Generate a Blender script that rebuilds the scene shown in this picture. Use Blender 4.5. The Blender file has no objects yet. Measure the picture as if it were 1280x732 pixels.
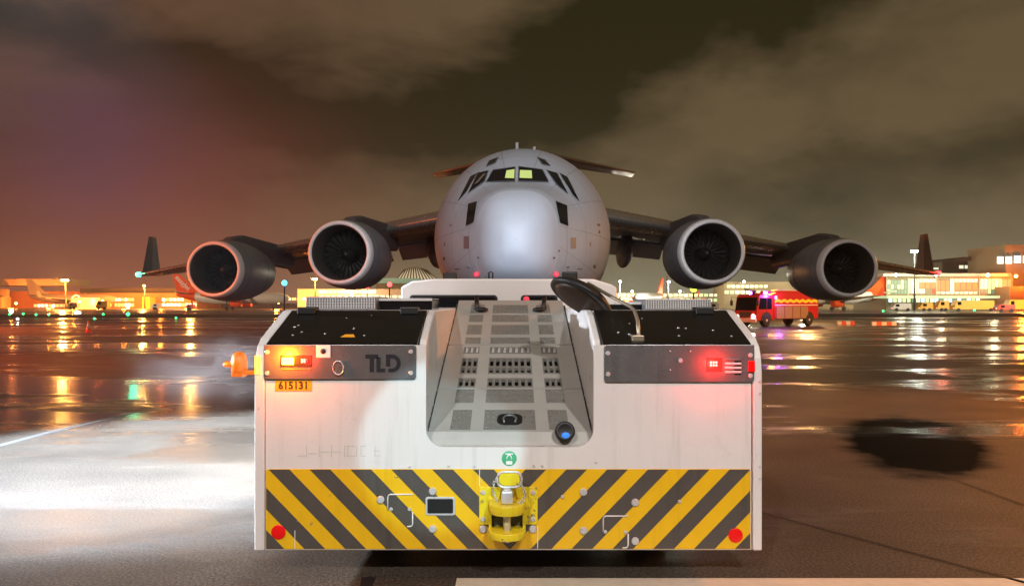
import bpy, bmesh, math, random
import numpy as np
from mathutils import Vector, Matrix
from mathutils.bvhtree import BVHTree
random.seed(7)
R = math.radians
S = bpy.context.scene
C = S.collection
FPX, CX, HY, CAMZ = 924.0, 640.0, 378.0, 2.4       # focal length, centre column, horizon row (photo pixels), eye height

# ------------------------------------------------------------------ camera
cam = bpy.data.cameras.new('camera')
camo = bpy.data.objects.new('camera', cam); C.objects.link(camo)
camo.location = (0, 0, CAMZ); camo.rotation_euler = (R(90), 0, 0)
cam.sensor_width = 36; cam.lens = FPX / 1280 * 36
cam.shift_y = 12 / 1280
cam.clip_start = 0.1; cam.clip_end = 6000
S.camera = camo
S.view_settings.view_transform = 'Standard'; S.view_settings.look = 'None'
S.view_settings.exposure = 0; S.view_settings.gamma = 1
S.cycles.use_denoising = True
S.cycles.max_bounces = 6; S.cycles.diffuse_bounces = 2; S.cycles.glossy_bounces = 4; S.cycles.volume_bounces = 0
S.cycles.sample_clamp_indirect = 6

# ------------------------------------------------------------------ world: overcast night sky lit by the city
W = bpy.data.worlds.new('World'); S.world = W; W.use_nodes = True
nt = W.node_tree; nt.nodes.clear()
class NG:
    """small expression builder for shader nodes"""
    def __init__(s, t): s.t = t
    def put(s, sock, v):
        if isinstance(v, bpy.types.NodeSocket): s.t.links.new(v, sock)
        else: sock.default_value = v
    def m(s, op, a, b=0.0, c=0.0, clamp=False):
        n = s.t.nodes.new('ShaderNodeMath'); n.operation = op; n.use_clamp = clamp
        s.put(n.inputs[0], a); s.put(n.inputs[1], b); s.put(n.inputs[2], c); return n.outputs[0]
    def ss(s, x, lo, hi):
        n = s.t.nodes.new('ShaderNodeMapRange'); n.interpolation_type = 'SMOOTHSTEP'
        s.put(n.inputs[0], x); n.inputs[1].default_value = lo; n.inputs[2].default_value = hi; return n.outputs[0]
    def mix(s, f, a, b, mode='MIX'):
        n = s.t.nodes.new('ShaderNodeMix'); n.data_type = 'RGBA'; n.blend_type = mode
        s.put(n.inputs[0], f)
        for k, v in ((6, a), (7, b)):
            s.put(n.inputs[k], (*v, 1) if isinstance(v, tuple) and len(v) == 3 else v)
        return n.outputs[2]
    def noise(s, vec, scale, detail=3, rough=.5, dist=0):
        n = s.t.nodes.new('ShaderNodeTexNoise')
        if vec is not None: s.t.links.new(vec, n.inputs['Vector'])
        n.inputs['Scale'].default_value = scale; n.inputs['Detail'].default_value = detail
        n.inputs['Roughness'].default_value = rough; n.inputs['Distortion'].default_value = dist
        return n.outputs[0]
    def mapv(s, vec, scale=(1, 1, 1), rot=(0, 0, 0), loc=(0, 0, 0)):
        n = s.t.nodes.new('ShaderNodeMapping'); s.t.links.new(vec, n.inputs[0])
        n.inputs[1].default_value = loc; n.inputs[2].default_value = rot; n.inputs[3].default_value = scale
        return n.outputs[0]
    def gauss(s, x, sig):
        q = s.m('MULTIPLY', x, 1 / sig)
        return s.m('EXPONENT', s.m('MULTIPLY', s.m('MULTIPLY', q, q), -.5))
g = NG(nt)
tc = nt.nodes.new('ShaderNodeTexCoord').outputs['Generated']
sp = nt.nodes.new('ShaderNodeSeparateXYZ'); nt.links.new(tc, sp.inputs[0])
n1 = g.noise(g.mapv(tc, (1, 1, 2.2)), 3.2, 5, .55, .3)
n2 = g.noise(g.mapv(tc, (1, 1, 2.0), loc=(3, 1, 2)), 7.5, 5, .55)
az = g.m('ARCTAN2', sp.outputs[0], sp.outputs[1])
el = g.m('ADD', sp.outputs[2], g.m('MULTIPLY', g.m('SUBTRACT', n1, .5), .24))
el0 = g.m('MAXIMUM', sp.outputs[2], 0.0)
b1 = g.gauss(g.m('SUBTRACT', g.m('SUBTRACT', el, g.m('MULTIPLY', az, .25)), .285), .052)
b2 = g.m('MULTIPLY', g.gauss(g.m('SUBTRACT', g.m('SUBTRACT', el, g.m('MULTIPLY', az, .13)), .085), .034), g.ss(az, .12, .4))
b0 = g.m('MULTIPLY', g.gauss(g.m('SUBTRACT', g.m('ADD', el, g.m('MULTIPLY', az, .25)), .165), .04), g.m('SUBTRACT', 1.0, g.ss(az, -.42, -.22)))
dark = g.m('ADD', g.m('ADD', g.m('MULTIPLY', b1, 1.25), g.m('MULTIPLY', b2, .75)), g.m('MULTIPLY', b0, 1.1))
dark = g.m('ADD', dark, g.m('MULTIPLY', g.m('SUBTRACT', n2, .5), 1.5), clamp=True)
side = g.ss(az, -.55, .15)
light = g.mix(side, (.118, .062, .036), (.118, .081, .040))
deep = g.mix(side, (.032, .020, .010), (.020, .0165, .0055))
col = g.mix(dark, light, deep)
red = g.m('MULTIPLY', g.gauss(g.m('ADD', az, .46), .13), g.gauss(g.m('SUBTRACT', el, .12), .08))
col = g.mix(g.m('MULTIPLY', red, .75), col, (.18, .046, .036))
pur = g.m('MULTIPLY', g.gauss(g.m('ADD', az, .52), .06), g.gauss(g.m('SUBTRACT', el, .165), .06))
col = g.mix(g.m('MULTIPLY', pur, .55), col, (.10, .042, .075))
hz = g.m('EXPONENT', g.m('MULTIPLY', el0, -15.0))
hcol = g.mix(g.ss(az, -.5, .05), (.30, .100, .050), (.29, .275, .18))
col = g.mix(g.m('MULTIPLY', hz, .8), col, hcol)
bg = nt.nodes.new('ShaderNodeBackground'); nt.links.new(col, bg.inputs[0]); bg.inputs[1].default_value = 1.0
wo = nt.nodes.new('ShaderNodeOutputWorld'); nt.links.new(bg.outputs[0], wo.inputs[0])

# ------------------------------------------------------------------ lamps
def lamp(name, kind, loc, energy, color=(1, 1, 1), size=.1, target=None, angle=60, blend=.5, parent=None):
    l = bpy.data.lights.new(name, kind); l.energy = energy; l.color = color; l.shadow_soft_size = size
    o = bpy.data.objects.new(name, l); C.objects.link(o); o.location = loc
    if kind == 'SPOT': l.spot_size = R(angle); l.spot_blend = blend
    if target is not None:
        o.rotation_euler = (Vector(target) - Vector(loc)).to_track_quat('-Z', 'Y').to_euler()
    return o
# apron floodlight mast standing behind the photographer, shining on tug and aircraft
lamp('unseen_apron_floodlight', 'SPOT', (6.0, -12, 16), 12000, (1, .925, .89), .35, (0.4, 15, 1.6), 62, .6)
lamp('unseen_apron_floodlight', 'SPOT', (-6.5, -12, 16), 9800, (1, .935, .90), .35, (0.4, 15, 1.6), 62, .6)
lamp('unseen_apron_floodlight', 'SPOT', (2.5, -16, 15), 36000, (.78, .87, 1), .35, (.6, 27, 5.2), 22, .8)  # unseen cool spot added to brighten the aircraft alone
# sodium floodlights of the neighbouring stands, low beside the picture, shining down on the wet concrete
lamp('sodium_floodlight', 'SPOT', (-30, 20, 11), 50000, (1, .15, .03), .4, (-22, 27, 0), 84, .9)
lamp('sodium_floodlight', 'SPOT', (-58, 60, 12), 130000, (1, .17, .04), .4, (-40, 66, 0), 120, .8)
lamp('sodium_floodlight', 'SPOT', (21, 14, 9), 24000, (1, .30, .05), .4, (12, 13.5, 0), 80, .9)
lamp('sodium_floodlight', 'SPOT', (56, 60, 12), 60000, (1, .42, .10), .4, (40, 60, 0), 120, .8)
# white floodlight of the stand on the left, making the wide pool beside the tug
lamp('unseen_floodlight', 'SPOT', (-8.6, 12.2, 10), 56000, (.66, .81, 1), .2, (-5.2, 11.9, 0), 52, .45)
lamp('unseen_floodlight', 'SPOT', (-15, 9, 4), 34000, (.78, .87, 1), .15, (-2.4, 8.3, .2), 27, .7)
lamp('unseen_floodlight', 'SPOT', (150, 160, 18), 190000, (1, .86, .62), .8, (112, 212, 2), 80, .5)  # added off-frame spot, brightens the vehicles below the right terminal
lamp('unseen_floodlight', 'SPOT', (-150, 150, 20), 240000, (1, .70, .45), .8, (-98, 250, 6), 50, .6)  # added off-frame spot, brightens the parked airliner at left
lamp('side_work_lamp', 'SPOT', (-2.45, 10.8, 2.25), 3500, (.82, .89, 1), .06, (-6.9, 10.9, 0), 126, .4)
# unseen spot added to imitate a flare beam on notch and hitch
lamp('added_beam_spot', 'SPOT', (.45, .6, 3.3), 820, (.50, .88, 1), .02, (-.60, 6.43, 1.18), 14, .3)
# the tug's own front lamps on the cab roof, shining on the aircraft's nose
lamp('roof_work_lamp', 'SPOT', (.85, 13.9, 3.0), 800, (.62, .78, 1), .08, (.3, 21.5, 5.2), 100, .8)
lamp('roof_work_lamp', 'SPOT', (-1.05, 13.9, 3.0), 620, (.66, .80, 1), .08, (-.1, 21.5, 5.0), 100, .8)

# ------------------------------------------------------------------ materials
def mat(name, color, rough=.5, metal=0.0, var=.0, vscale=6, bump=0.0, bscale=40, emit=None, estr=0, coat=0, rvar=0.0, spec=.5, drops=0.0, wear=None, streak=0.0, seams=None):
    m = bpy.data.materials.new(name); m.use_nodes = True
    t = m.node_tree; p = t.nodes['Principled BSDF']; q = NG(t)
    p.inputs['Base Color'].default_value = (*color, 1); p.inputs['Roughness'].default_value = rough
    p.inputs['Metallic'].default_value = metal; p.inputs['Specular IOR Level'].default_value = spec
    if coat: p.inputs['Coat Weight'].default_value = coat; p.inputs['Coat Roughness'].default_value = .12
    if var or bump or rvar or drops or wear or streak or seams:
        co = t.nodes.new('ShaderNodeTexCoord').outputs['Object']
    if var:
        n = q.noise(co, vscale, 6, .65)
        n2 = q.noise(q.mapv(co, (1, 1, .15)), vscale * 3, 3)
        f = q.m('ADD', q.m('MULTIPLY', q.m('SUBTRACT', n, .5), 2.2), q.m('MULTIPLY', q.m('SUBTRACT', n2, .5), 1.0))
        k = q.m('ADD', 1.0, q.m('MULTIPLY', f, var))
        c = q.mix(1.0, (*color, 1), (1, 1, 1, 1), 'MULTIPLY')
        if streak:                              # dirty water runs: narrow vertical streaks
            sn = q.noise(q.mapv(co, (9, 9, .55)), 1.0, 5, .7)
            k = q.m('MULTIPLY', k, q.m('SUBTRACT', 1.0, q.m('MULTIPLY', q.ss(sn, .50, .78), streak)))
            sp2 = q.noise(co, 3.1, 8, .75)
            k = q.m('MULTIPLY', k, q.m('SUBTRACT', 1.0, q.m('MULTIPLY', q.ss(sp2, .56, .74), streak * .8)))
        if seams:                               # skin panel joints: hoops along y, stringer lines round the body
            s3 = t.nodes.new('ShaderNodeSeparateXYZ'); t.links.new(co, s3.inputs[0])
            fy = q.m('ABSOLUTE', q.m('SUBTRACT', q.m('FRACT', q.m('DIVIDE', s3.outputs[1], seams)), .5))
            an = q.m('ARCTAN2', s3.outputs[0], q.m('SUBTRACT', s3.outputs[2], 4.7))
            fa = q.m('ABSOLUTE', q.m('SUBTRACT', q.m('FRACT', q.m('MULTIPLY', an, 2.2)), .5))
            ln = q.m('MAXIMUM', q.m('SUBTRACT', 1.0, q.ss(fy, .006, .016)), q.m('SUBTRACT', 1.0, q.ss(fa, .006, .014)))
            k = q.m('MULTIPLY', k, q.m('SUBTRACT', 1.0, q.m('MULTIPLY', ln, .38)))
        vm = t.nodes.new('ShaderNodeVectorMath'); vm.operation = 'SCALE'; vm.inputs[0].default_value = color
        t.links.new(k, vm.inputs['Scale']); cc = vm.outputs[0]
        if wear:
            wn = q.noise(co, wear[2], 7, .72); wn2 = q.noise(co, wear[2] * .22, 3)
            wf = q.ss(q.m('ADD', wn, q.m('MULTIPLY', q.m('SUBTRACT', wn2, .5), .5)), wear[1], wear[1] + .03)
            cc = q.mix(wf, cc, wear[0])
        t.links.new(cc, p.inputs['Base Color'])
    if rvar:
        n = q.noise(co, vscale * 2.3, 5, .6)
        t.links.new(q.m('ADD', rough, q.m('MULTIPLY', q.m('SUBTRACT', n, .5), rvar * 2), clamp=True), p.inputs['Roughness'])
    h = None
    if bump: h = q.m('MULTIPLY', q.noise(co, bscale, 4, .6), bump)
    if drops:                                   # rain beads
        v = t.nodes.new('ShaderNodeTexVoronoi'); t.links.new(co, v.inputs['Vector']); v.inputs['Scale'].default_value = 55
        d = q.m('SUBTRACT', 1.0, q.ss(v.outputs['Distance'], .05, .30))
        sepc = t.nodes.new('ShaderNodeSeparateColor'); t.links.new(v.outputs['Color'], sepc.inputs[0])
        d = q.m('MULTIPLY', d, q.ss(sepc.outputs[0], .45, .8))
        d = q.m('MULTIPLY', d, drops); h = d if h is None else q.m('ADD', h, d)
    if h is not None:
        b = t.nodes.new('ShaderNodeBump'); b.inputs['Strength'].default_value = .6; b.inputs['Distance'].default_value = .004 if drops else .02
        t.links.new(h, b.inputs['Height']); t.links.new(b.outputs[0], p.inputs['Normal'])
    if emit: p.inputs['Emission Color'].default_value = (*emit, 1); p.inputs['Emission Strength'].default_value = estr
    return m
M = {}
def dm(key, *a, **k): M[key] = mat(key, *a, **k)
dm('white_paint', (.76, .735, .71), .30, streak=.16, wear=((.33, .31, .29), .72, 14), var=.06, vscale=2.2, coat=.4, rvar=.08, drops=.7)
dm('cream_deck', (.50, .50, .47), .34, .25, var=.10, vscale=3, rvar=.12, drops=.8)
dm('grip_grey', (.20, .20, .18), .55, var=.18, vscale=14, bump=.5, bscale=180)
dm('steel_grey', (.20, .205, .21), .32, .55, streak=.25, var=.12, vscale=4, rvar=.12, drops=.5)
dm('bright_steel', (.68, .69, .70), .30, .35, var=.1, vscale=10, rvar=.1)
dm('hood_black', (.006, .006, .0055), .36, spec=.22, var=.25, vscale=3, rvar=.1, drops=.6)
dm('black', (.008, .008, .008), .5)
dm('rubber', (.02, .02, .02), .75, var=.2, vscale=8)
dm('yellow_paint', (.84, .50, .006), .42, streak=.12, wear=((.22, .17, .10), .70, 16), var=.07, vscale=4, coat=.2, rvar=.1, drops=.3)
dm('stripe_grey', (.085, .075, .065), .45, streak=.3, wear=((.24, .20, .15), .71, 15), var=.12, vscale=5, rvar=.1, drops=.3)
dm('hitch_yellow', (.78, .62, .02), .32, streak=.35, wear=((.14, .12, .10), .62, 22), var=.12, vscale=9, rvar=.1)
dm('red_reflector', (.75, .006, .006), .25, emit=(1, .01, .01), estr=.12)
dm('green_sticker', (.06, .42, .20), .4)
dm('white_print', (.8, .8, .78), .5)
dm('dark_print', (.015, .018, .025), .45)
dm('label_orange', (.85, .38, .02), .45)
dm('red_lamp', (.6, .01, .01), .3, emit=(1, .012, .008), estr=3)
dm('white_red_lamp', (.9, .3, .3), .3, emit=(1, .16, .12), estr=5)
dm('amber_lamp', (.8, .4, .05), .3, emit=(1, .42, .04), estr=18)
dm('amber_soft', (.62, .12, .006), .4, emit=(1, .18, .005), estr=.35)
dm('yellow_glow', (.8, .5, .05), .3, emit=(1, .62, .05), estr=1.6)
dm('blue_lens', (.02, .12, .6), .2, emit=(.05, .3, 1), estr=.8)
dm('brown_mirror', (.035, .018, .009), .45, .2, spec=.3)  # brown reflection of sky and ground put into the glass colour
dm('cab_glass', (.006, .007, .008), .10, spec=.25)
dm('brass', (.34, .29, .21), .4, .6)
dm('plane_grey', (.36, .37, .39), .62, seams=1.35, streak=.14, var=.10, vscale=.9, rvar=.1, bump=.15, bscale=3)
dm('radome_grey', (.47, .49, .53), .75, streak=.08, var=.05, vscale=.8)
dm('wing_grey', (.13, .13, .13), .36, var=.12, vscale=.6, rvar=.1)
dm('slat_metal', (.42, .38, .34), .28, .75, var=.15, vscale=2, rvar=.1)
dm('cowl_grey', (.19, .21, .23), .40, streak=.3, var=.16, vscale=1.4, rvar=.12)
dm('lip_metal', (.78, .76, .74), .42, 0.0, streak=.25, var=.10, vscale=3)
dm('duct_dark', (.060, .054, .044), .55, var=.2, vscale=3)
dm('blade_metal', (.026, .026, .022), .45, .3)
dm('panel_dark', (.10, .10, .11), .5)
dm('panel_pale', (.36, .36, .36), .5)
dm('cockpit_glow', (.3, .35, .1), .5, emit=(.62, .75, .24), estr=.6)
dm('nav_green', (.05, .8, .5), .3, emit=(.05, 1, .55), estr=12)
dm('nav_red', (.9, .02, .02), .3, emit=(1, .02, .02), estr=16)
dm('probe_red', (.8, .05, .08), .4, emit=(1, .06, .1), estr=.5)
dm('tug_white', (.76, .735, .71), .35, var=.05, vscale=2, coat=.3)

# ------------------------------------------------------------------ mesh helpers
class MB:
    def __init__(s): s.v = []; s.f = []; s.sm = []
    def add(s, verts, faces, smooth=False):
        k = len(s.v); s.v += [tuple(v) for v in verts]
        s.f += [tuple(i + k for i in f) for f in faces]; s.sm += [smooth] * len(faces); return s
    def box(s, x0, x1, y0, y1, z0, z1):
        v = [(x, y, z) for x in (x0, x1) for y in (y0, y1) for z in (z0, z1)]
        return s.add(v, [(0, 1, 3, 2), (4, 6, 7, 5), (0, 4, 5, 1), (2, 3, 7, 6), (0, 2, 6, 4), (1, 5, 7, 3)])
    def obox(s, mtx, sx, sy, sz):
        v = [mtx @ Vector((x * sx / 2, y * sy / 2, z * sz / 2)) for x in (-1, 1) for y in (-1, 1) for z in (-1, 1)]
        return s.add(v, [(0, 1, 3, 2), (4, 6, 7, 5), (0, 4, 5, 1), (2, 3, 7, 6), (0, 2, 6, 4), (1, 5, 7, 3)])
    def prism(s, pts, axis, a, b):
        """2D polygon extruded along axis from a to b; axis 'x': pts=(y,z); 'y': (x,z); 'z': (x,y)"""
        mk = {'x': lambda p, d: (d, p[0], p[1]), 'y': lambda p, d: (p[0], d, p[1]), 'z': lambda p, d: (p[0], p[1], d)}[axis]
        n = len(pts); v = [mk(p, a) for p in pts] + [mk(p, b) for p in pts]
        f = [tuple(range(n)), tuple(range(2 * n - 1, n - 1, -1))] + [(i, i + n, (i + 1) % n + n, (i + 1) % n) for i in range(n)]
        return s.add(v, f)
    def lathe(s, prof, mtx=None, n=24, smooth=True, caps=True):
        """profile of (r, h); axis = local z of mtx"""
        mtx = mtx or Matrix(); v = []; f = []
        for r, h in prof:
            for i in range(n):
                a = 2 * math.pi * i / n; v.append(mtx @ Vector((r * math.cos(a), r * math.sin(a), h)))
        for j in range(len(prof) - 1):
            for i in range(n):
                f.append((j * n + i, j * n + (i + 1) % n, (j + 1) * n + (i + 1) % n, (j + 1) * n + i))
        s.add(v, f, smooth)
        if caps:
            k = len(s.v) - len(v)
            if prof[0][0] > 1e-4: s.f.append(tuple(k + i for i in range(n))[::-1]); s.sm.append(False)
            if prof[-1][0] > 1e-4: s.f.append(tuple(k + (len(prof) - 1) * n + i for i in range(n))); s.sm.append(False)
        return s
    def cyl(s, p0, p1, r0, r1=None, n=14):
        p0, p1 = Vector(p0), Vector(p1); d = p1 - p0
        q = d.to_track_quat('Z', 'Y').to_matrix().to_4x4(); q.translation = p0
        return s.lathe([(r0, 0), (r0 if r1 is None else r1, d.length)], q, n)
    def tube(s, pts, r, n=8, closed=False):
        P = [Vector(p) for p in pts]; N = len(P); v = []; f = []
        up = Vector((0, 0, 1))
        for i, p in enumerate(P):
            a = P[(i - 1) % N] if (closed or i > 0) else p; b = P[(i + 1) % N] if (closed or i < N - 1) else p
            t = (b - a).normalized()
            ref = up if abs(t.z) < .95 else Vector((0, 1, 0))
            x = t.cross(ref).normalized(); y = x.cross(t)
            for k in range(n):
                an = 2 * math.pi * k / n; v.append(p + x * r * math.cos(an) + y * r * math.sin(an))
        for i in range(N if closed else N - 1):
            j = (i + 1) % N
            for k in range(n):
                f.append((i * n + k, i * n + (k + 1) % n, j * n + (k + 1) % n, j * n + k))
        if not closed:
            f.append(tuple(range(n))[::-1]); f.append(tuple((N - 1) * n + k for k in range(n)))
        return s.add(v, f, True)
    def ball(s, c, rx, ry=None, rz=None, n=16, m=10, mtx=None):
        ry = rx if ry is None else ry; rz = rx if rz is None else rz; v = []; f = []
        for j in range(m + 1):
            ph = -math.pi / 2 + math.pi * j / m
            for i in range(n):
                a = 2 * math.pi * i / n
                p = Vector((rx * math.cos(ph) * math.cos(a), ry * math.cos(ph) * math.sin(a), rz * math.sin(ph)))
                if mtx: p = mtx @ p
                v.append(p + Vector(c))
        for j in range(m):
            for i in range(n): f.append((j * n + i, j * n + (i + 1) % n, (j + 1) * n + (i + 1) % n, (j + 1) * n + i))
        return s.add(v, f, True)
    def grid(s, rows, smooth=True, wrap=False):
        n = len(rows[0]); v = [p for r in rows for p in r]; f = []
        for j in range(len(rows) - 1):
            for i in range(n if wrap else n - 1): f.append((j * n + i, j * n + (i + 1) % n, (j + 1) * n + (i + 1) % n, (j + 1) * n + i))
        return s.add(v, f, smooth)
    def build(s, name, m, parent=None, world=False, bevel=0, seg=2, kind=None, clean=True):
        me = bpy.data.meshes.new(name); me.from_pydata(s.v, [], s.f)
        for p, q in zip(me.polygons, s.sm): p.use_smooth = q
        if clean:
            bm = bmesh.new(); bm.from_mesh(me)
            bmesh.ops.remove_doubles(bm, verts=bm.verts, dist=1e-5)
            bmesh.ops.recalc_face_normals(bm, faces=bm.faces)
            big = [f for f in bm.faces if len(f.verts) > 4]
            if big and not bevel: bmesh.ops.triangulate(bm, faces=big)
            bm.to_mesh(me); bm.free()
        return link(name, me, m, parent, world, bevel, seg, kind)
ROOTS = {}
def rootmat(o):
    while o.parent: o = o.parent
    return ROOTS.get(o.name, Matrix())
def link(name, me, m, parent=None, world=False, bevel=0, seg=2, kind=None):
    if world and parent: me.transform(rootmat(parent).inverted())
    me.materials.clear(); me.materials.append(M[m] if isinstance(m, str) else m)
    o = bpy.data.objects.new(name, me); C.objects.link(o)
    if parent: o.parent = parent
    if bevel:
        b = o.modifiers.new('bevel', 'BEVEL'); b.width = bevel; b.segments = seg; b.limit_method = 'ANGLE'; b.angle_limit = R(40)
        b.harden_normals = False
    if kind: o['kind'] = kind
    return o
def share(name, src, parent, loc, rot=(0, 0, 0)):
    o = bpy.data.objects.new(name, src.data if isinstance(src, bpy.types.Object) else src); C.objects.link(o)
    o.parent = parent; o.location = loc; o.rotation_euler = rot; return o
def thing(name, label, cat, loc=(0, 0, 0), rz=0, group=None):
    o = bpy.data.objects.new(name, None); C.objects.link(o); o.location = loc; o.rotation_euler = (0, 0, rz)
    o.empty_display_size = .2
    ROOTS[o.name] = Matrix.Translation(loc) @ Matrix.Rotation(rz, 4, 'Z')
    o['label'] = label; o['category'] = cat
    if group: o['group'] = group
    return o
def tag(o, label, cat, group=None):
    o['label'] = label; o['category'] = cat
    if group: o['group'] = group
    return o
def at(px, py, Y): return Vector(((px - CX) / FPX * Y, Y, CAMZ + (HY - py) / FPX * Y))
def gx(px, Y): return (px - CX) / FPX * Y
def gz(py, Y): return CAMZ + (HY - py) / FPX * Y
def gy(py): return CAMZ * FPX / (py - HY)                   # distance at which a ground point shows at row py
def text_mesh(txt, size, extrude=.001, shear=0, bold=0.0, spacing=1.0):
    cu = bpy.data.curves.new('lettering', 'FONT'); cu.body = txt; cu.size = size; cu.extrude = extrude
    cu.align_x = 'CENTER'; cu.align_y = 'CENTER'; cu.shear = shear; cu.offset = bold; cu.space_character = spacing
    cu.resolution_u = 3
    o = bpy.data.objects.new('lettering', cu); C.objects.link(o)
    dg = bpy.context.evaluated_depsgraph_get(); me = bpy.data.meshes.new_from_object(o.evaluated_get(dg))
    bpy.data.objects.remove(o); bpy.data.curves.remove(cu); return me
def clip(poly, a, b, c):
    """keep the part of a 2D polygon where a*x + b*y + c >= 0"""
    out = []
    for i in range(len(poly)):
        p, q = poly[i], poly[(i + 1) % len(poly)]
        dp, dq = a * p[0] + b * p[1] + c, a * q[0] + b * q[1] + c
        if dp >= 0: out.append(p)
        if (dp >= 0) != (dq >= 0):
            t = dp / (dp - dq); out.append((p[0] + (q[0] - p[0]) * t, p[1] + (q[1] - p[1]) * t))
    return out
def rrect(x0, x1, z0, z1, r, n=5, corners=(1, 1, 1, 1)):
    """rounded rectangle outline, corners = bl, br, tr, tl"""
    pts = []
    for k, (cx, cz, a0, on) in enumerate(((x0, z0, 180, corners[0]), (x1, z0, 270, corners[1]), (x1, z1, 0, corners[2]), (x0, z1, 90, corners[3]))):
        if not on: pts.append((cx, cz)); continue
        ox = cx + (r if cx == x0 else -r); oz = cz + (r if cz == z0 else -r)
        for i in range(n + 1):
            a = R(a0 + 90 * i / n); pts.append((ox + r * math.cos(a), oz + r * math.sin(a)))
    return pts

# ------------------------------------------------------------------ ground
def ground_mat():
    m = bpy.data.materials.new('wet_asphalt'); m.use_nodes = True; t = m.node_tree; p = t.nodes['Principled BSDF']; q = NG(t)
    co = t.nodes.new('ShaderNodeTexCoord').outputs['Object']
    big = q.noise(q.mapv(co, (.10, .16, 1)), 1.0, 4, .55, .4)
    mid = q.noise(q.mapv(co, (.5, .8, 1)), 1.0, 5, .6)
    fine = q.noise(co, 38, 3, .7)
    grit = q.noise(co, 120, 2, .6)
    ban = q.noise(q.mapv(co, (.035, .26, 1), loc=(4, 2, 0)), 1.0, 5, .62, .5)
    wet = q.ss(q.m('ADD', q.m('ADD', big, q.m('MULTIPLY', q.m('SUBTRACT', ban, .5), 1.1)), q.m('MULTIPLY', q.m('SUBTRACT', mid, .5), .35)), .46, .59)
    sxy = t.nodes.new('ShaderNodeSeparateXYZ'); t.links.new(co, sxy.inputs[0])
    wet = q.m('MULTIPLY', wet, q.m('ADD', .55, q.m('MULTIPLY', q.ss(sxy.outputs[1], 9.0, 16.0), .45)))     # 1 = standing water film
    far = q.noise(q.mapv(co, (.012, .055, 1)), 1.0, 4, .6, .3)
    base = q.mix(q.m('MULTIPLY', mid, 1.0, clamp=True), (.014, .011, .008), (.115, .092, .070))
    base = q.mix(q.ss(fine, .36, .68), q.mix(1.0, base, (.28, .28, .28), 'MULTIPLY'), q.mix(1.0, base, (1.7, 1.7, 1.7), 'MULTIPLY'))
    base = q.mix(q.m('MULTIPLY', q.ss(grit, .62, .74), .5), base, (.30, .28, .26))
    base = q.mix(q.m('MULTIPLY', wet, .35), base, (.03, .025, .02))
    # black patch on the apron, soft edged and dull
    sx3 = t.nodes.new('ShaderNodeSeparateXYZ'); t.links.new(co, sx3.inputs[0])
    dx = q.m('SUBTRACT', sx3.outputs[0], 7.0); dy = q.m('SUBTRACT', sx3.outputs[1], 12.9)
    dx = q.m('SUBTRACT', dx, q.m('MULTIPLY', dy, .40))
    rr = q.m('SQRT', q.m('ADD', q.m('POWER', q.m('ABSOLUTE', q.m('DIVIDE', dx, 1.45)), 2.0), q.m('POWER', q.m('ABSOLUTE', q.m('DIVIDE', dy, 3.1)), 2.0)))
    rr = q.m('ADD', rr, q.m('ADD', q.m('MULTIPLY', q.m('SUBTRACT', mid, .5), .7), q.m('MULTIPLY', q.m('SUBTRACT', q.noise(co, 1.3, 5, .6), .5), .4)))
    dark_patch = q.m('SUBTRACT', 1.0, q.ss(rr, .70, 1.02))
    base = q.mix(dark_patch, base, (.0015, .0013, .0012))
    t.links.new(q.m('MULTIPLY', q.m('ADD', .22, q.m('MULTIPLY', wet, .30)), q.m('SUBTRACT', 1.0, q.m('MULTIPLY', dark_patch, .98))), p.inputs['Specular IOR Level'])
    t.links.new(base, p.inputs['Base Color'])
    rough = q.m('ADD', q.m('MULTIPLY', q.m('SUBTRACT', 1.0, wet), .40), q.m('MULTIPLY', q.ss(far, .3, .7), .16))
    t.links.new(q.m('ADD', rough, .09), p.inputs['Roughness'])
    h = q.m('ADD', q.m('MULTIPLY', fine, .7), q.m('MULTIPLY', grit, .5))
    h = q.m('MULTIPLY', h, q.m('SUBTRACT', 1.0, q.m('MULTIPLY', wet, .93)))
    h = q.m('ADD', h, q.m('MULTIPLY', q.noise(q.mapv(co, (.35, 1.2, 1)), 1.0, 3), .5))
    b = t.nodes.new('ShaderNodeBump'); b.inputs['Strength'].default_value = .55; b.inputs['Distance'].default_value = .012
    t.links.new(h, b.inputs['Height']); t.links.new(b.outputs[0], p.inputs['Normal'])
    return m
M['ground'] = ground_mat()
M['grass'] = mat('dark_grass', (.028, .024, .012), .9, var=.4, vscale=.4, spec=.1)
M['road_paint'] = mat('road_paint', (.62, .56, .44), .5, var=.18, vscale=5, bump=.5, bscale=90)
M['thin_paint'] = mat('worn_paint', (.10, .10, .10), .45, var=.3, vscale=3)
M['joint'] = mat('joint_seal', (.01, .008, .008), .6)
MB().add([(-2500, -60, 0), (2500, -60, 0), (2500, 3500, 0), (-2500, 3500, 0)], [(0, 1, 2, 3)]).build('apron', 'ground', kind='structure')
def strip(name, pts, m, z=.004):
    """flat sheet from ground points given as photo pixels"""
    v = [(gx(px, gy(py)), gy(py), z) for px, py in pts]
    return MB().add(v, [tuple(range(len(v)))]).build(name, m, kind='structure')
MB().add([(-.48, 5.6, .004), (5.2, 5.6, .004), (5.2, 6.44, .004), (-.48, 6.44, .004)], [(0, 1, 2, 3)]).build('painted_line', 'road_paint', kind='structure')
strip('painted_line', [(-60, 574.5), (60, 541.5), (180, 513.5), (181, 512.5), (60, 539), (-60, 571)], 'thin_paint')
strip('expansion_joint', [(452, 721), (470, 721), (455, 760), (445, 760)], 'joint')
strip('expansion_joint', [(953, 640), (1340, 742), (1340, 745), (953, 641.5)], 'joint')
strip('expansion_joint', [(1172, 591), (1290, 633), (1290, 635.5), (1172, 592)], 'joint')
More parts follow.
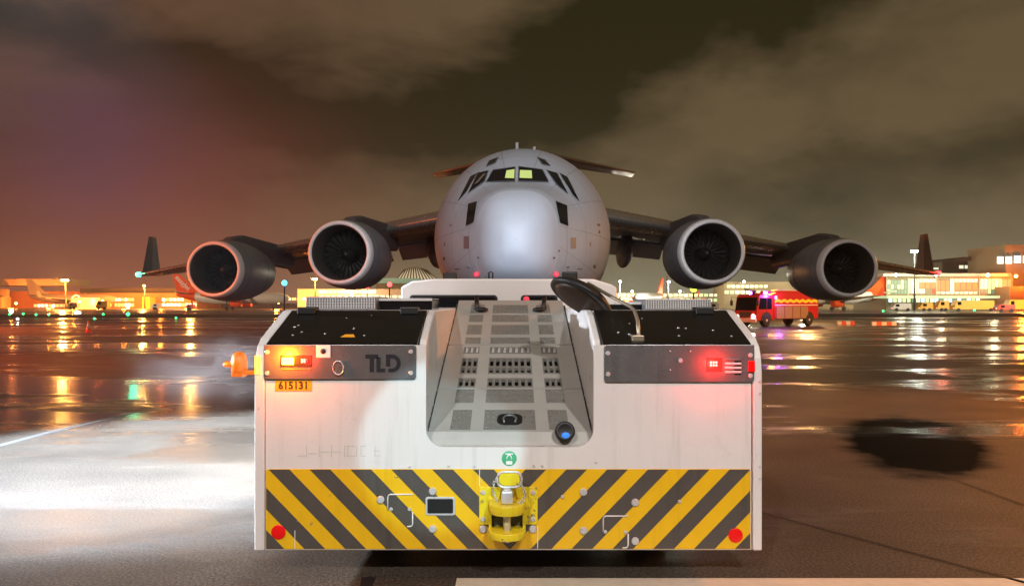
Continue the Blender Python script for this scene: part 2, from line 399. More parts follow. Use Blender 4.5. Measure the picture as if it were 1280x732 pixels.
# grass verges between the apron and the taxiways (dark bands in the middle distance)
MB().add([(-500, 118, .02), (-30, 118, .02), (-30, 150, .02), (-500, 150, .02)], [(0, 1, 2, 3)]).build('grass_verge', 'grass', kind='structure')
MB().add([(34, 125, .02), (500, 118, .02), (500, 150, .02), (34, 160, .02)], [(0, 1, 2, 3)]).build('grass_verge', 'grass', kind='structure')

# ================================================================== the transport aircraft
NOSE = (.10, 20.5, 0); YAW = -.0385
plane = thing('transport_aircraft', 'grey four-engined military transport aircraft seen nose-on behind the white tug', 'aircraft', NOSE, YAW)
PM = ROOTS[plane.name]; PMI = PM.inverted()
TB = [(0, .0, 4.15, 4.15, 4.15, 2.2), (.03, .17, 4.37, 3.95, 4.15, 2.3), (.12, .35, 4.58, 3.76, 4.15, 2.4), (.3, .55, 4.84, 3.55, 4.16, 2.5), (.6, .80, 5.14, 3.30, 4.17, 2.6),
      (1.0, 1.03, 5.46, 3.10, 4.18, 2.7), (1.5, 1.24, 5.74, 2.9, 4.2, 2.7), (3.0, 2.0, 6.28, 2.35, 4.3, 2.35), (3.8, 2.36, 6.86, 2.1, 4.4, 2.2), (5.5, 2.95, 7.72, 1.72, 4.6, 2.05),
      (7.5, 3.33, 8.18, 1.45, 4.8, 2.0), (9, 3.43, 8.27, 1.4, 4.83, 2.0), (18, 3.43, 8.27, 1.4, 4.83, 2.0), (30, 3.43, 8.27, 1.4, 4.83, 2.0), (38, 3.3, 8.27, 2.4, 5.3, 2.0),
      (46, 2.2, 8.2, 4.7, 6.4, 2.0), (51, .9, 8.05, 6.4, 7.2, 2.0), (53, .15, 7.7, 7.3, 7.5, 2.0)]
TB = np.array(TB); sx = np.sqrt(TB[:, 0])
def pchip(x, y, q):
    h = np.diff(x); d = np.diff(y) / h; m = np.zeros(len(x))
    for i in range(1, len(x) - 1):
        if d[i - 1] * d[i] > 0:
            w1, w2 = 2 * h[i] + h[i - 1], h[i] + 2 * h[i - 1]; m[i] = (w1 + w2) / (w1 / d[i - 1] + w2 / d[i])
    m[0], m[-1] = d[0], d[-1]
    k = np.clip(np.searchsorted(x, q) - 1, 0, len(x) - 2); t = (q - x[k]) / h[k]
    return ((1 + 2 * t) * (1 - t) ** 2 * y[k] + t * (1 - t) ** 2 * h[k] * m[k] + t * t * (3 - 2 * t) * y[k + 1] + t * t * (t - 1) * h[k] * m[k + 1])
def ring(y, n=96):
    s = np.array([math.sqrt(y)]); w, zt, zb, zc, e = [float(pchip(sx, TB[:, k], s)[0]) for k in range(1, 6)]
    out = []
    for i in range(n):
        a = 2 * math.pi * i / n; c, q = math.cos(a), math.sin(a)
        x = w * math.copysign(abs(c) ** (2 / e), c); z = zc + ((zt - zc) if q > 0 else (zc - zb)) * math.copysign(abs(q) ** (2 / e), q)
        out.append((x, y, z))
    return out
ys_r = [1.5 * (i / 16) ** 2 + 1e-4 for i in range(17)]
ys_f = [1.5 + (9 - 1.5) * i / 44 for i in range(45)] + [9 + 1.5 * i for i in range(1, 30)] + [53]
radome = MB().grid([ring(y) for y in ys_r], wrap=True).build('radome', 'radome_grey', plane)
fus_rows = [ring(y) for y in ys_f]
fus_rows[0] = [(p[0] * .988, p[1] + .012, 4.2 + (p[2] - 4.2) * .988) for p in fus_rows[0]]
fus = MB().grid(fus_rows, wrap=True).build('fuselage', 'plane_grey', plane)
bv, bf = [], []
for me in (radome.data, fus.data):
    k = len(bv); bv += [PM @ v.co for v in me.vertices]; bf += [tuple(i + k for i in p.vertices) for p in me.polygons]
bvh = BVHTree.FromPolygons(bv, bf)
EYE = Vector((0, 0, CAMZ))
def skin(name, poly, m, off, sub=5, parent=None):
    """panel lying on the fuselage skin; poly = four corners (photo pixels) seen from the camera"""
    parent = parent or plane
    a, b, c, d = [Vector(p) for p in poly]; rows = []
    for j in range(sub + 1):
        r = []
        for i in range(sub + 1):
            u, w = i / sub, j / sub
            p = (a * (1 - u) + b * u) * (1 - w) + (d * (1 - u) + c * u) * w
            dr = (at(p[0], p[1], 1.0) - EYE).normalized()
            hit, nn, _, _ = bvh.ray_cast(EYE, dr)
            if hit is None: return None
            if nn.dot(dr) > 0: nn = -nn
            r.append(hit + nn * off)
        rows.append(r)
    return MB().grid(rows).build(name, m, parent, world=True)
def z5(x, y): return (530 + x / 3.852, 170 + y / 3.852)
def grow(poly, k):
    c = [sum(p[i] for p in poly) / 4 for i in (0, 1)]
    return [(p[0] + math.copysign(k, p[0] - c[0]), p[1] + math.copysign(k, p[1] - c[1])) for p in poly]
WIN = [[(335, 167), (437, 152), (435, 218), (302, 220)], [(458, 150), (568, 165), (598, 220), (457, 217)],
       [(262, 181), (309, 170), (291, 216), (216, 274)], [(224, 198), (254, 181), (209, 266), (167, 312)],
       [(592, 168), (640, 181), (692, 280), (640, 232)], [(653, 180), (690, 200), (746, 315), (713, 282)],
       [(318, 122), (358, 105), (340, 128), (302, 146)], [(546, 105), (580, 119), (606, 143), (572, 134)],
       [(215, 328), (258, 316), (242, 415), (204, 433)], [(632, 314), (686, 335), (692, 434), (652, 418)]]
for k, w in enumerate(WIN):
    pw = [z5(*p) for p in w]
    fr = skin('window_frame', grow(pw, 1.1), 'panel_dark' if k < 8 else 'panel_pale', .012)
    skin('window_pane', pw, 'cab_glass', .024, parent=fr)
    if k == 0: skin('lit_interior', [z5(*p) for p in [(398, 170), (436, 164), (434, 208), (390, 206)]], 'cockpit_glow', .034, 2, fr)
    if k == 1: skin('lit_interior', [z5(*p) for p in [(462, 168), (518, 170), (520, 208), (460, 206)]], 'cockpit_glow', .034, 2, fr)
    if k == 2: skin('lit_interior', [z5(*p) for p in [(285, 188), (300, 184), (262, 228), (244, 236)]], 'cockpit_dim' if 'cockpit_dim' in M else 'brass', .034, 2, fr)
for x, y, w, h, m in [(176, 515, 18, 48, 'panel_pale'), (718, 515, 26, 52, 'panel_dark'), (66, 463, 8, 10, 'panel_pale'), (98, 590, 7, 16, 'black'), (840, 428, 14, 10, 'black'),
                      (843, 462, 8, 14, 'black'), (820, 628, 10, 16, 'black'), (625, 586, 8, 8, 'black'), (650, 552, 8, 8, 'black'), (262, 585, 7, 7, 'black'),
                      (160, 640, 24, 4, 'black'), (748, 640, 24, 4, 'black'), (205, 512, 26, 60, 'panel_dark'), (130, 430, 8, 12, 'panel_dark'), (100, 520, 6, 20, 'panel_dark'), (800, 520, 6, 20, 'panel_dark')]:
    skin('access_panel' if w > 12 else 'skin_port', [z5(x - w / 2, y - h / 2), z5(x + w / 2, y - h / 2), z5(x + w / 2, y + h / 2), z5(x - w / 2, y + h / 2)], m, .010, 2)
for x in (262, 627):
    px, py = z5(x, 660); dr = (at(px, py, 1.0) - EYE).normalized(); hit, nn, _, _ = bvh.ray_cast(EYE, dr)
    if nn.dot(dr) > 0: nn = -nn
    b = MB(); b.ball(PMI @ (hit + nn * .08), .085, n=10, m=8); b.cyl(PMI @ hit, PMI @ (hit + nn * .08), .03, n=8); b.build('probe_cover', 'probe_red', plane)
for lx, ly in ((-.2, 7.6), (.45, 8.4)):
    MB().prism([(ly - .25, 8.05), (ly + .3, 8.05), (ly + .15, 8.48), (ly - .02, 8.48)], 'x', lx - .05, lx + .05).build('blade_antenna', 'panel_pale', plane)
for s in (-1, 1):
    for y_, z_ in ((2.2, 3.5), (2.5, 3.15)):
        w_ = float(pchip(sx, TB[:, 1], np.array([math.sqrt(y_)]))[0])
        MB().tube([(s * w_ * .86, y_, z_), (s * (w_ * .86 + .16), y_ - .02, z_ - .02), (s * (w_ * .86 + .18), y_ - .35, z_ - .02)], .022, 6).build('pitot_probe', 'panel_dark', plane)
# shoulder fairing, landing gear pods
MB().ball((0, 25.5, 6.85), 4.55, 9.6, 1.42, n=40, m=24).build('wing_root_fairing', 'plane_grey', plane)
for s in (-1, 1):
    MB().ball((s * 3.35, 29, 2.35), 1.75, 9, 1.35, n=28, m=18).build('landing_gear_pod', 'plane_grey', plane)
# wings
def foil(x, le, ch, z, t, n=14, sgn=1):
    up, lo = [], []
    for i in range(n + 1):
        u = (1 - math.cos(math.pi * i / n)) / 2
        th = 5 * t * (.2969 * math.sqrt(u) - .126 * u - .3516 * u * u + .2843 * u ** 3 - .1036 * u ** 4)
        cb = .025 * (1 - (2 * u - 1) ** 2)
        up.append((sgn * x, le + u * ch, z + (cb + th) * ch)); lo.append((sgn * x, le + u * ch, z + (cb - th) * ch))
    return up + lo[-2:0:-1]
def wz(x): return 6.95 - (x - 3) * 2.65 / 22.6
def wle(x): return 17 + (x - 3) * .463
def wch(x): return 11.5 - (x - 3) * .55 if x < 9 else 8.2 - (x - 9) * .335
for s in (-1, 1):
    rows = []
    for x in (2.5, 5, 7.5, 9, 12, 15, 18, 21, 24, 26.0): rows.append(foil(x, wle(x), wch(x), wz(x), .105 if x < 10 else .10, sgn=s))
    wing = MB().grid(rows, wrap=True)
    n = len(rows[0]); wing.f.append(tuple(len(wing.v) - n + i for i in range(n))); wing.sm.append(False)
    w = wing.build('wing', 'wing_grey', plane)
    sl = []
    for r_ in rows:
        n_ = len(r_); c0 = Vector(r_[5]).lerp(Vector(r_[-5]), .5)
        ed = [Vector(r_[i]) for i in (-4, -3, -2, -1, 0, 1, 2, 3)]
        sl.append([c0 + (p - c0) * 1.0 + (p - c0).normalized() * .05 for p in ed])
    MB().grid(sl).build('slat', 'slat_metal', w)
    # drooped flaps behind the trailing edge
    for x0, x1 in ((4.2, 8.6), (9.2, 16.5)):
        v = []
        for x in (x0, x1):
            te = wle(x) + wch(x); z = wz(x)
            for dy, dz in ((-.7, -.25), (-.5, -.05), (1.1, -.95), (1.05, -1.05)): v.append((s * x, te + dy, z + dz))
        MB().add(v, [(0, 1, 2, 3), (7, 6, 5, 4), (0, 4, 5, 1), (1, 5, 6, 2), (2, 6, 7, 3), (3, 7, 4, 0)]).build('flap', 'plane_grey', w)
    # hinge fairings
    for x, L, hh, ww in ((6.1, 5.2, .95, .5), (11.6, 4.4, .6, .34), (19, 3.4, .42, .26)):
        te = wle(x) + wch(x)
        b = MB(); b.ball((s * x, te - .9, wz(x) - hh * .95), ww, L / 2, hh, n=16, m=12, mtx=Matrix.Rotation(R(-9), 3, 'X')); b.build('flap_hinge_fairing', 'panel_dark', w)
    # winglet
    x = 26.0; y0 = wle(x)
    v = [(s * x, y0 + .4, wz(x)), (s * (x - .12), y0 + 1.5, wz(x)), (s * x, y0 + 2.9, wz(x)), (s * (x + .12), y0 + 1.5, wz(x)),
         (s * (x + .55), y0 + 2.3, wz(x) + 2.75), (s * (x + .48), y0 + 2.7, wz(x) + 2.75), (s * (x + .55), y0 + 3.3, wz(x) + 2.75), (s * (x + .62), y0 + 2.7, wz(x) + 2.75)]
    MB().add(v, [(0, 1, 5, 4), (1, 2, 6, 5), (2, 3, 7, 6), (3, 0, 4, 7), (4, 5, 6, 7), (3, 2, 1, 0)]).build('winglet', 'panel_dark', w)
    # navigation light
    b = MB(); b.ball((s * (x + .12), y0 + .25, wz(x) + .02), .20, .26, .16, n=12, m=8)
    b.build('navigation_light', 'nav_red' if s > 0 else 'nav_green', w)
    lo = lamp('navigation_glow', 'POINT', PM @ Vector((s * (x + .2), y0 - .3, wz(x) + .1)), 60, (1, .03, .03) if s > 0 else (.05, 1, .5), .12)
# engines
fan_me = None
for s in (-1, 1):
    for x, y0, z in ((7.85, 10.5, 4.52), (15.2, 14.8, 4.02)):
        AX = Matrix.Translation((s * x, y0, z)) @ Matrix.Rotation(R(-90), 4, 'X') @ Matrix.Rotation(s * R(-1.0), 4, 'Y')   # local z runs aft
        e = MB().lathe([(1.40, .38), (1.49, 1.0), (1.54, 1.8), (1.53, 2.6), (1.44, 3.6), (1.24, 4.7), (1.10, 5.3), (1.07, 5.3), (1.0, 4.6)], AX, 56, caps=False).build('engine_cowl', 'cowl_grey', plane)
        MB().lathe([(1.185, .075), (1.21, .03), (1.27, 0), (1.33, .05), (1.38, .18), (1.405, .40)], AX, 56, caps=False).build('inlet_lip', 'lip_metal', e)
        MB().lathe([(1.184, .077), (1.15, .15), (1.11, .35), (1.10, .60), (1.07, 1.0), (1.05, 1.62), (1.08, 1.66), (1.09, 2.2), (.3, 2.4)], AX, 48, caps=False).build('inlet_duct', 'duct_dark', e)
        MB().lathe([(1.0, 4.6), (.92, 5.2), (.6, 6.3), (.42, 6.4), (.15, 7.0), (0, 7.05)], AX, 32, caps=False).build('exhaust_cone', 'duct_dark', e)
        MB().lathe([(.0, .92), (.10, 1.0), (.22, 1.22), (.29, 1.5), (.29, 1.62)], AX, 24, caps=False).build('spinner', 'blade_metal', e)
        if fan_me is None:
            b = MB(); rr = []
            for r, tw, c in ((.28, 20, .10), (.55, 34, .16), (.82, 48, .20), (1.06, 58, .23)):
                dx, dz = math.sin(R(tw)) * c / 2 + .0, math.cos(R(tw)) * c / 2
                rr.append([(r, -dx, 1.5 - dz), (r, -.012, 1.5 + .012), (r, dx, 1.5 + dz)])
            b.grid(rr); o = b.build('fan_blade', 'blade_metal', e); fan_me = o.data; o.matrix_local = AX
        else:
            o = bpy.data.objects.new('fan_blade', fan_me); C.objects.link(o); o.parent = e; o.matrix_local = AX
        for k in range(1, 24):
            o = bpy.data.objects.new('fan_blade', fan_me); C.objects.link(o); o.parent = e
            o.matrix_local = AX @ Matrix.Rotation(2 * math.pi * k / 24, 4, 'Z')
        for h_, r_c in ((1.0, 1.49), (3.3, 1.475)):
            MB().lathe([(r_c - .01, h_ - .02), (r_c + .012, h_), (r_c - .01, h_ + .02)], AX, 56, caps=False).build('cowl_seam', 'panel_dark', e)
        yl = wle(x)
        pyl = [(y0 + 1.2, z + 1.38), (y0 + 1.9, z + 1.72), (y0 + 3.4, z + 1.95), (yl + .8, wz(x) + .35), (yl + 3.5, wz(x) - .3), (yl + 3.0, wz(x) - 1.0), (y0 + 5.2, z + .6), (y0 + 2.4, z + .9)]
        MB().prism(pyl, 'x', s * x - .27, s * x + .27).build('pylon', 'panel_dark', e, bevel=.12, seg=3)
        for k in range(1):
            MB().add([(s * (x - s * 0) + s * -1.30, y0 + 1.0, z + .72), (s * x - s * 1.5, y0 + 1.5, z + .95), (s * x - s * 1.42, y0 + 2.6, z + .9), (s * x - s * 1.28, y0 + 2.6, z + .7)], [(0, 1, 2, 3)])
# tail
zr, zt_ = 16.25, 15.05
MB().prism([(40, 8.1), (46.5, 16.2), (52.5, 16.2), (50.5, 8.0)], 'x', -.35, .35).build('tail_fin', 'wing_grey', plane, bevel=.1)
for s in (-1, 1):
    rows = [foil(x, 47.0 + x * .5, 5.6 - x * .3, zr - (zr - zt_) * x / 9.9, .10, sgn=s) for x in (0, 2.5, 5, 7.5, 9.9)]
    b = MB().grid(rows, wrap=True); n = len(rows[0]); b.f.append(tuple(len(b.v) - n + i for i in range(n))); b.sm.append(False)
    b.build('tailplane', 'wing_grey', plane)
# landing gear
def wheel_at(parent, x, y, z, r, w, rimmat='panel_pale'):
    mt = Matrix.Translation((x - w / 2, y, z)) @ Matrix.Rotation(R(90), 4, 'Y')
    t = MB().lathe([(r * .55, 0), (r * .9, 0), (r, w * .2), (r, w * .8), (r * .9, w), (r * .55, w)], mt, 24, caps=False).build('wheel', 'rubber', parent)
    MB().lathe([(r * .56, w * .1), (r * .3, w * .02), (0, w * .02)], mt, 16, caps=False).build('rim', rimmat, t)
    MB().lathe([(r * .56, w * .9), (r * .3, w * .98), (0, w * .98)], mt, 16, caps=False).build('rim', rimmat, t)
ng = MB().cyl((0, 6.1, .5), (0, 6.4, 2.2), .12).build('nose_gear', 'panel_pale', plane)
for s in (-1, 1): wheel_at(ng, s * .42, 6.1, .5, .5, .32)
for s in (-1, 1):
    for y in (25.5, 28.6):
        mg = MB().cyl((s * 3.4, y, .6), (s * 3.2, y, 2.0), .2).cyl((s * 2.5, y, .6), (s * 4.3, y, .6), .12).build('main_gear', 'panel_pale', plane)
        for dx in (2.5, 3.4, 4.3): wheel_at(mg, s * dx, y, .6, .6, .42)

# ================================================================== the tug
TY = 6.43
tug = thing('aircraft_tug', 'white towbarless aircraft tug with yellow and grey chevrons across its back', 'tug', (-.03, TY, 0))
def tx(px): return gx(px, TY)
def tz(py): return gz(py, TY)
ZB, ZS, ZH = tz(686.5), tz(430), 2.33                         # bottom edge, shoulder, bonnet top
YH = 7.2; YE = 15.4
# back plate with the rounded notch of the channel
x0, x1, nx0, nx1 = tx(332), tx(939), tx(532.5), tx(742)
zt0 = tz(431); zn = tz(558.5); r = .16
b = MB(); b.box(x0, nx0, TY, TY + .04, ZB, zt0).box(nx1, x1, TY, TY + .04, ZB, zt0).box(nx0, nx1, TY, TY + .04, ZB, zn)
for sx_, cxx in ((-1, nx0), (1, nx1)):                          # rounded lower corners of the notch
    ox = cxx - sx_ * r
    for i in range(8):
        t0, t1 = R(90 * i / 8), R(90 * (i + 1) / 8)
        b.prism([(cxx, zn), (ox + sx_ * r * math.sin(t0), zn + r - r * math.cos(t0)), (ox + sx_ * r * math.sin(t1), zn + r - r * math.cos(t1))], 'y', TY, TY + .04)
back = b.build('back_panel', 'white_paint', tug, world=True)
def roundprof(y0):
    return [(y0, ZB - .003), (YE, ZB - .003), (YE, ZH), (YH + .12, ZH), (YH + .02, ZH - .012), (YH - .1, ZH - .05), (y0 + .16, ZS + .045), (y0 + .07, ZS - .02), (y0 + .02, ZS - .12), (y0, ZS - .25)]
for a, c, lab in ((tx(318.5), tx(331.2), 0), (tx(940.5), tx(952), 1)):
    sp_ = MB().prism(roundprof(TY - .015), 'x', a, c).build('side_panel', 'white_paint', tug, world=True, bevel=.012, seg=3)
    if lab:
        for py in (476, 491, 582, 597):
            MB().cyl((tx(949), TY - .015, tz(py)), (tx(949), TY - .024, tz(py)), .012, n=10).build('bolt', 'bright_steel', sp_, world=True)
# body core under the bonnets, black underside
MB().box(tx(333), tx(520), TY + .05, YE - .1, ZB + .02, ZH - .36).build('chassis', 'black', tug, world=True)
MB().box(tx(755), tx(938), TY + .05, YE - .1, ZB + .02, ZH - .36).build('chassis', 'black', tug, world=True)
MB().box(tx(531.5), tx(742.5), TY + .05, 12.0, ZB + .02, .95).build('chassis', 'black', tug, world=True)
# channel walls
for a, c in ((tx(521.5), tx(531.5)), (tx(743), tx(753.5))):
    prof = [(TY + .042, zn - .1), (11.6, zn - .1), (11.6, ZH - .005), (YH + .1, ZH - .005), (YH - .1, ZH - .05), (TY + .16, ZS + .035), (TY + .06, ZS - .05), (TY + .042, ZS - .1)]
    MB().prism(prof, 'x', a, c).build('channel_wall', 'white_paint', tug, world=True, bevel=.02, seg=3)
# bonnets: sloping black lids, flat tops, hinges
for a, c, side in ((tx(332), tx(521), 0), (tx(754), tx(939.8), 1)):
    sl = MB(); sl.prism([(TY + .01, ZS), (TY + .03, ZS + .012), (YH, ZH - .004), (YH, ZH - .05), (TY + .05, ZS - .03)], 'x', a, c)
    hood = sl.build('bonnet_lid', 'hood_black', tug, world=True, bevel=.006)
    MB().box(a, c, YH + .004, YE, ZH - .06, ZH - .012).build('bonnet_top', 'white_paint', tug, world=True)
    for px in ((386, 513) if side == 0 else (878,)):
        X = gx(px, YH)
        MB().box(X - .085, X + .085, YH - .11, YH + .07, ZH - .045, ZH + .028).build('hinge', 'black', hood, world=True, bevel=.012)
    for k in range(9):
        u, w = random.uniform(.08, .92), random.uniform(.15, .85)
        X = a + (c - a) * u; Y = TY + .02 + (YH - TY) * w; Z = ZS + .012 + (ZH - .016 - ZS) * w
        MB().ball((X, Y, Z), .011, .011, .006, n=8, m=4).build('screw', 'bright_steel', hood, world=True)
    if side == 0:
        MB().add([(tx(421), 6.575, 2.095), (tx(439), 6.575, 2.095), (tx(436), 6.63, 2.116), (tx(425), 6.63, 2.116)] + [(tx(421), 6.575, 2.085), (tx(439), 6.575, 2.085), (tx(436), 6.63, 2.106), (tx(425), 6.63, 2.106)], [(0, 1, 2, 3), (7, 6, 5, 4), (0, 4, 5, 1), (1, 5, 6, 2), (2, 6, 7, 3), (3, 7, 4, 0)]).build('reflection_wedge', 'label_orange', hood, world=True)  # yellow reflection on the lid, put in as a coloured wedge
    # raised boxes on the bonnet behind the lid
    boxes = ((382, 470, 370.5, 8.1, 'steel_grey', 1), (471.5, 540, 373, 8.3, 'cab_glass', 0)) if side == 0 else ((806, 889, 373.5, 8.1, 'steel_grey', 1), (760, 804, 377.5, 8.3, 'cab_glass', 0))
    for p0, p1, pt, Y, m, gr in boxes:
        bx = MB().box(gx(p0, Y), gx(p1, Y), Y, Y + .8, ZH - .012, gz(pt, Y)).build('air_intake' if gr else 'equipment_box', m, tug, world=True, bevel=.008)
        if gr:
            q = MB(); A, B, z0, z1 = gx(p0, Y) + .015, gx(p1, Y) - .015, ZH + .005, gz(pt, Y) - .012
            for k in range(27): X = A + (B - A) * k / 26; q.box(X - .005, X + .005, Y - .014, Y - .001, z0, z1)
            for k in range(5): Z = z0 + (z1 - z0) * k / 4; q.box(A, B, Y - .018, Y - .008, Z - .003, Z + .003)
            q.build('grille', 'bright_steel', bx, world=True)
        else:
            MB().box(gx(p0, Y), gx(p1, Y), Y - .02, Y + .02, gz(pt, Y) - .025, gz(pt, Y) + .004).build('trim', 'bright_steel', bx, world=True)
# white wedge at the outer ends of the bonnets
# grey lamp panels
bolt_me = None
def bolts(parent, pts, d, r=.014, h=.010, m='bright_steel', name='bolt'):
    for px, py in pts:
        q = MB().lathe([(r * 1.0, 0), (r, h * .6), (r * .75, h), (0, h)], Matrix.Translation((tx(px), TY - d, tz(py))) @ Matrix.Rotation(R(90), 4, 'X'), 12, smooth=False)
        q.build(name, m, parent, world=True)
def plate(name, pts, m, d0, d1, parent, bevel=0.0):
    return MB().prism(pts, 'y', TY - d0, TY - d1).build(name, m, parent, world=True, bevel=bevel)
def disc(name, px, py, rpx, m, d0, d1, parent, n=28):
    rr = rpx * TY / FPX
    return MB().lathe([(rr, d0), (rr, d1 - .002), (rr * .9, d1), (0, d1)], Matrix.Translation((tx(px), TY, tz(py))) @ Matrix.Rotation(R(90), 4, 'X'), n).build(name, m, parent, world=True)
lp = plate('lamp_panel', rrect(tx(330.5), tx(520.5), tz(473.5), tz(430.5), .025, 4, (1, 1, 1, 0)), 'steel_grey', .0005, .022, tug, .004)
rp = plate('lamp_panel', rrect(tx(755), tx(942), tz(477), tz(430.5), .025, 4, (1, 1, 0, 1)), 'steel_grey', .0005, .022, tug, .004)
bolts(lp, ((335, 439.5), (335, 466), (514, 439), (514, 465.5)), .022, .02)
bolts(rp, ((759.5, 441), (759.5, 467), (937, 443.5), (937, 469), (849.5, 450)), .022, .02)
bolts(rp, ((837, 438.5), (862, 438.5), (837, 462)), .022, .008)
def bar(name, p0, p1, q0, q1, m, d0, d1, parent, bevel=.003):
    return MB().box(tx(p0), tx(p1), TY - d1, TY - d0, tz(q1), tz(q0)).build(name, m, parent, world=True, bevel=bevel)
# left lamps: amber lit, red lit; right: red lit beside a louvre
h1 = bar('lamp_housing', 351, 391, 443.5, 458, 'black', .021, .026, lp)
bar('amber_lamp', 354, 368.5, 446.5, 455, 'amber_lamp', .026, .036, h1)
for k in range(3): bar('red_lamp', 377.5 + 3.2 * k, 379.8 + 3.2 * k, 447.8, 453, 'white_red_lamp' if k < 2 else 'red_lamp', .026, .034, h1)
bar('trim', 354, 389, 460.5, 461.8, 'amber_soft', .022, .026, lp)
lamp('amber_glow', 'POINT', (tx(358), TY - .13, tz(445)), 26, (1, .20, .005), .03)
lamp('red_glow', 'POINT', (tx(383), TY - .10, tz(450)), 5, (1, .02, .01), .03)
h2 = bar('lamp_housing', 882, 902, 446, 464, 'red_lamp', .021, .024, rp)
for k in range(3):
    for j in range(2): bar('red_lamp', 886.3 + 3.4 * k, 888.8 + 3.4 * k, 451 + 3.6 * j, 453.6 + 3.6 * j, 'white_red_lamp', .024, .032, h2)
lamp('red_glow', 'POINT', (tx(891), TY - .11, tz(455)), 13, (1, .015, .01), .03)
for k in range(4): bar('louvre', 905, 925.5, 447.5 + 5.2 * k, 450 + 5.2 * k, 'bright_steel' if k != 0 else 'steel_grey', .022, .030, rp, .001)
for k in range(4): bar('slot', 917, 925.5, 450.2 + 5.2 * k, 452.4 + 5.2 * k, 'black', .0215, .0235, rp, 0)
bar('side_marker', 934.5, 942, 450, 464, 'red_reflector', .022, .040, rp)
# socket plate
sq = bar('socket_plate', 396, 414, 430.8, 446.5, 'white_print', .022, .028, lp)
disc('socket', 405, 438.5, 3.4, 'dark_print', .028, .034, sq, 16)
MB().tube([(tx(424 + 5.5 * math.cos(a) + 3.5 * math.sin(a)), TY - .03 - .012 * math.sin(a / 2), tz(459 + 2.5 * math.cos(a) * -1.6 + 7.5 * math.sin(a))) for a in [2 * math.pi * k / 18 for k in range(18)]], .006, 6, True).build('steel_loop', 'bright_steel', lp, world=True)  # closed steel-coloured loop in front of the lamp panel
# maker's letters
def letter(name, polys, x, y, sxx, szz, parent):
    q = MB()
    for p in polys: q.prism([(tx(x) + a * sxx, tz(y) + c * szz) for a, c in p], 'y', TY - .022, TY - .0245)
    return q.build(name, 'dark_print', parent, world=True)
U = 1.0 * TY / FPX
letter('letter', [[(0, 22), (16, 22), (16, 17), (0, 17)], [(5.2, 17), (10.6, 17), (10.6, 0), (5.2, 0)]], 457.5, 464.5, U, U, lp)
letter('letter', [[(0, 18.5), (5, 18.5), (5, 5), (0, 5)], [(0, 4.6), (11, 4.6), (11, 0), (0, 0)]], 471.2, 464.5, U, U, lp)
dd = [(-1, 22), (7, 22)] + [(7 + 10.5 * math.sin(R(a)), 11 + 11 * math.cos(R(a))) for a in range(15, 181, 15)] + [(2, 0), (2, 4.6), (7, 4.6)] + [(7 + 5.4 * math.sin(R(a)), 11 + 6.2 * math.cos(R(a))) for a in range(165, 0, -15)] + [(4.5, 17.2), (4.5, 7), (-1, 7)]
letter('letter', [dd], 484, 464.5, U, U, lp)
# faint residue of removed lettering above the chevrons
M['residue'] = mat('paint_residue', (.60, .565, .53), .35, var=.08, vscale=30)
rq = MB()
def rz_(x0, x1, y0, y1): rq.box(tx(340 + x0 / 8.533), tx(340 + x1 / 8.533), TY - .0014, TY - .0002, tz(545 + y1 / 8.533), tz(545 + y0 / 8.533))
for x in (364, 500, 630, 770): rz_(x, x + 9, 92, 222)
for x0, x1, y0 in ((270, 360, 203), (384, 480, 178), (515, 620, 160), (645, 735, 160), (785, 905, 98), (785, 905, 204), (945, 1008, 98), (945, 1008, 204), (1095, 1160, 150), (1095, 1160, 204)): rz_(x0, x1, y0, y0 + 8)
for x in (806, 897, 945, 1095): rz_(x, x + 8, 108, 202)
rq.build('lettering_residue', 'residue', tug, world=True)
# fleet number label
nl = bar('number_label', 344, 390, 475, 488.5, 'label_orange', .0005, .004, tug, .001)
me = text_mesh('615131', .088, .0008, bold=.0025, spacing=1.02); me.transform(Matrix.Translation((tx(367), TY - .0052, tz(481.8))) @ Matrix.Rotation(R(90), 4, 'X') @ Matrix.Scale(.98, 4, (1, 0, 0)))
link('fleet_number', me, 'dark_print', nl, world=True)
# chevron board
X0, X1, Z0, Z1 = tx(332.5), tx(938), tz(685.5), tz(585.5); xc = tx(637)
board = plate('chevron_board', rrect(X0, X1, Z0, Z1, .02, 4, (0, 0, 1, 1)), 'yellow_paint', .0005, .006, tug, .002)
px2m = TY / FPX
for k in range(-2, 6):
    lo, hi = (275.4 - 51 * k) * px2m, (301.2 - 51 * k) * px2m
    for sgn in (-1, 1):
        poly = [(X0 + .004, Z0 + .004), (X1 - .004, Z0 + .004), (X1 - .004, Z1 - .004), (X0 + .004, Z1 - .004)]
        poly = clip(poly, sgn, 0, -sgn * xc)                      # one half
        # t = |x-xc| + .965*(Z1-z)
        poly = clip(poly, sgn, -.965, -sgn * xc + .965 * Z1 - lo) if poly else poly
        poly = clip(poly, -sgn, .965, sgn * xc - .965 * Z1 + hi) if poly else poly
        if len(poly) > 2: plate('stripe', poly, 'stripe_grey', .006, .0085, board)
disc('reflector', 348.5, 664, 9.0, 'red_reflector', .0085, .016, board); disc('reflector', 919, 668, 9.0, 'red_reflector', .0085, .016, board)
bolts(board, ((476, 623.5), (541, 613), (541, 660), (603.8, 660), (665.6, 660), (729, 614), (729, 662), (793.6, 627), (793.6, 675)), .0085, .034, .020)
bolts(board, ((703, 620), (849, 626), (489, 635.5), (512, 635.5), (756.5, 663.5), (781.5, 664)), .0085, .016, .010)
bolts(back, ((561, 582), (593, 582), (667, 582), (678, 582), (512, 583), (745, 577)), 0, .012, .007)
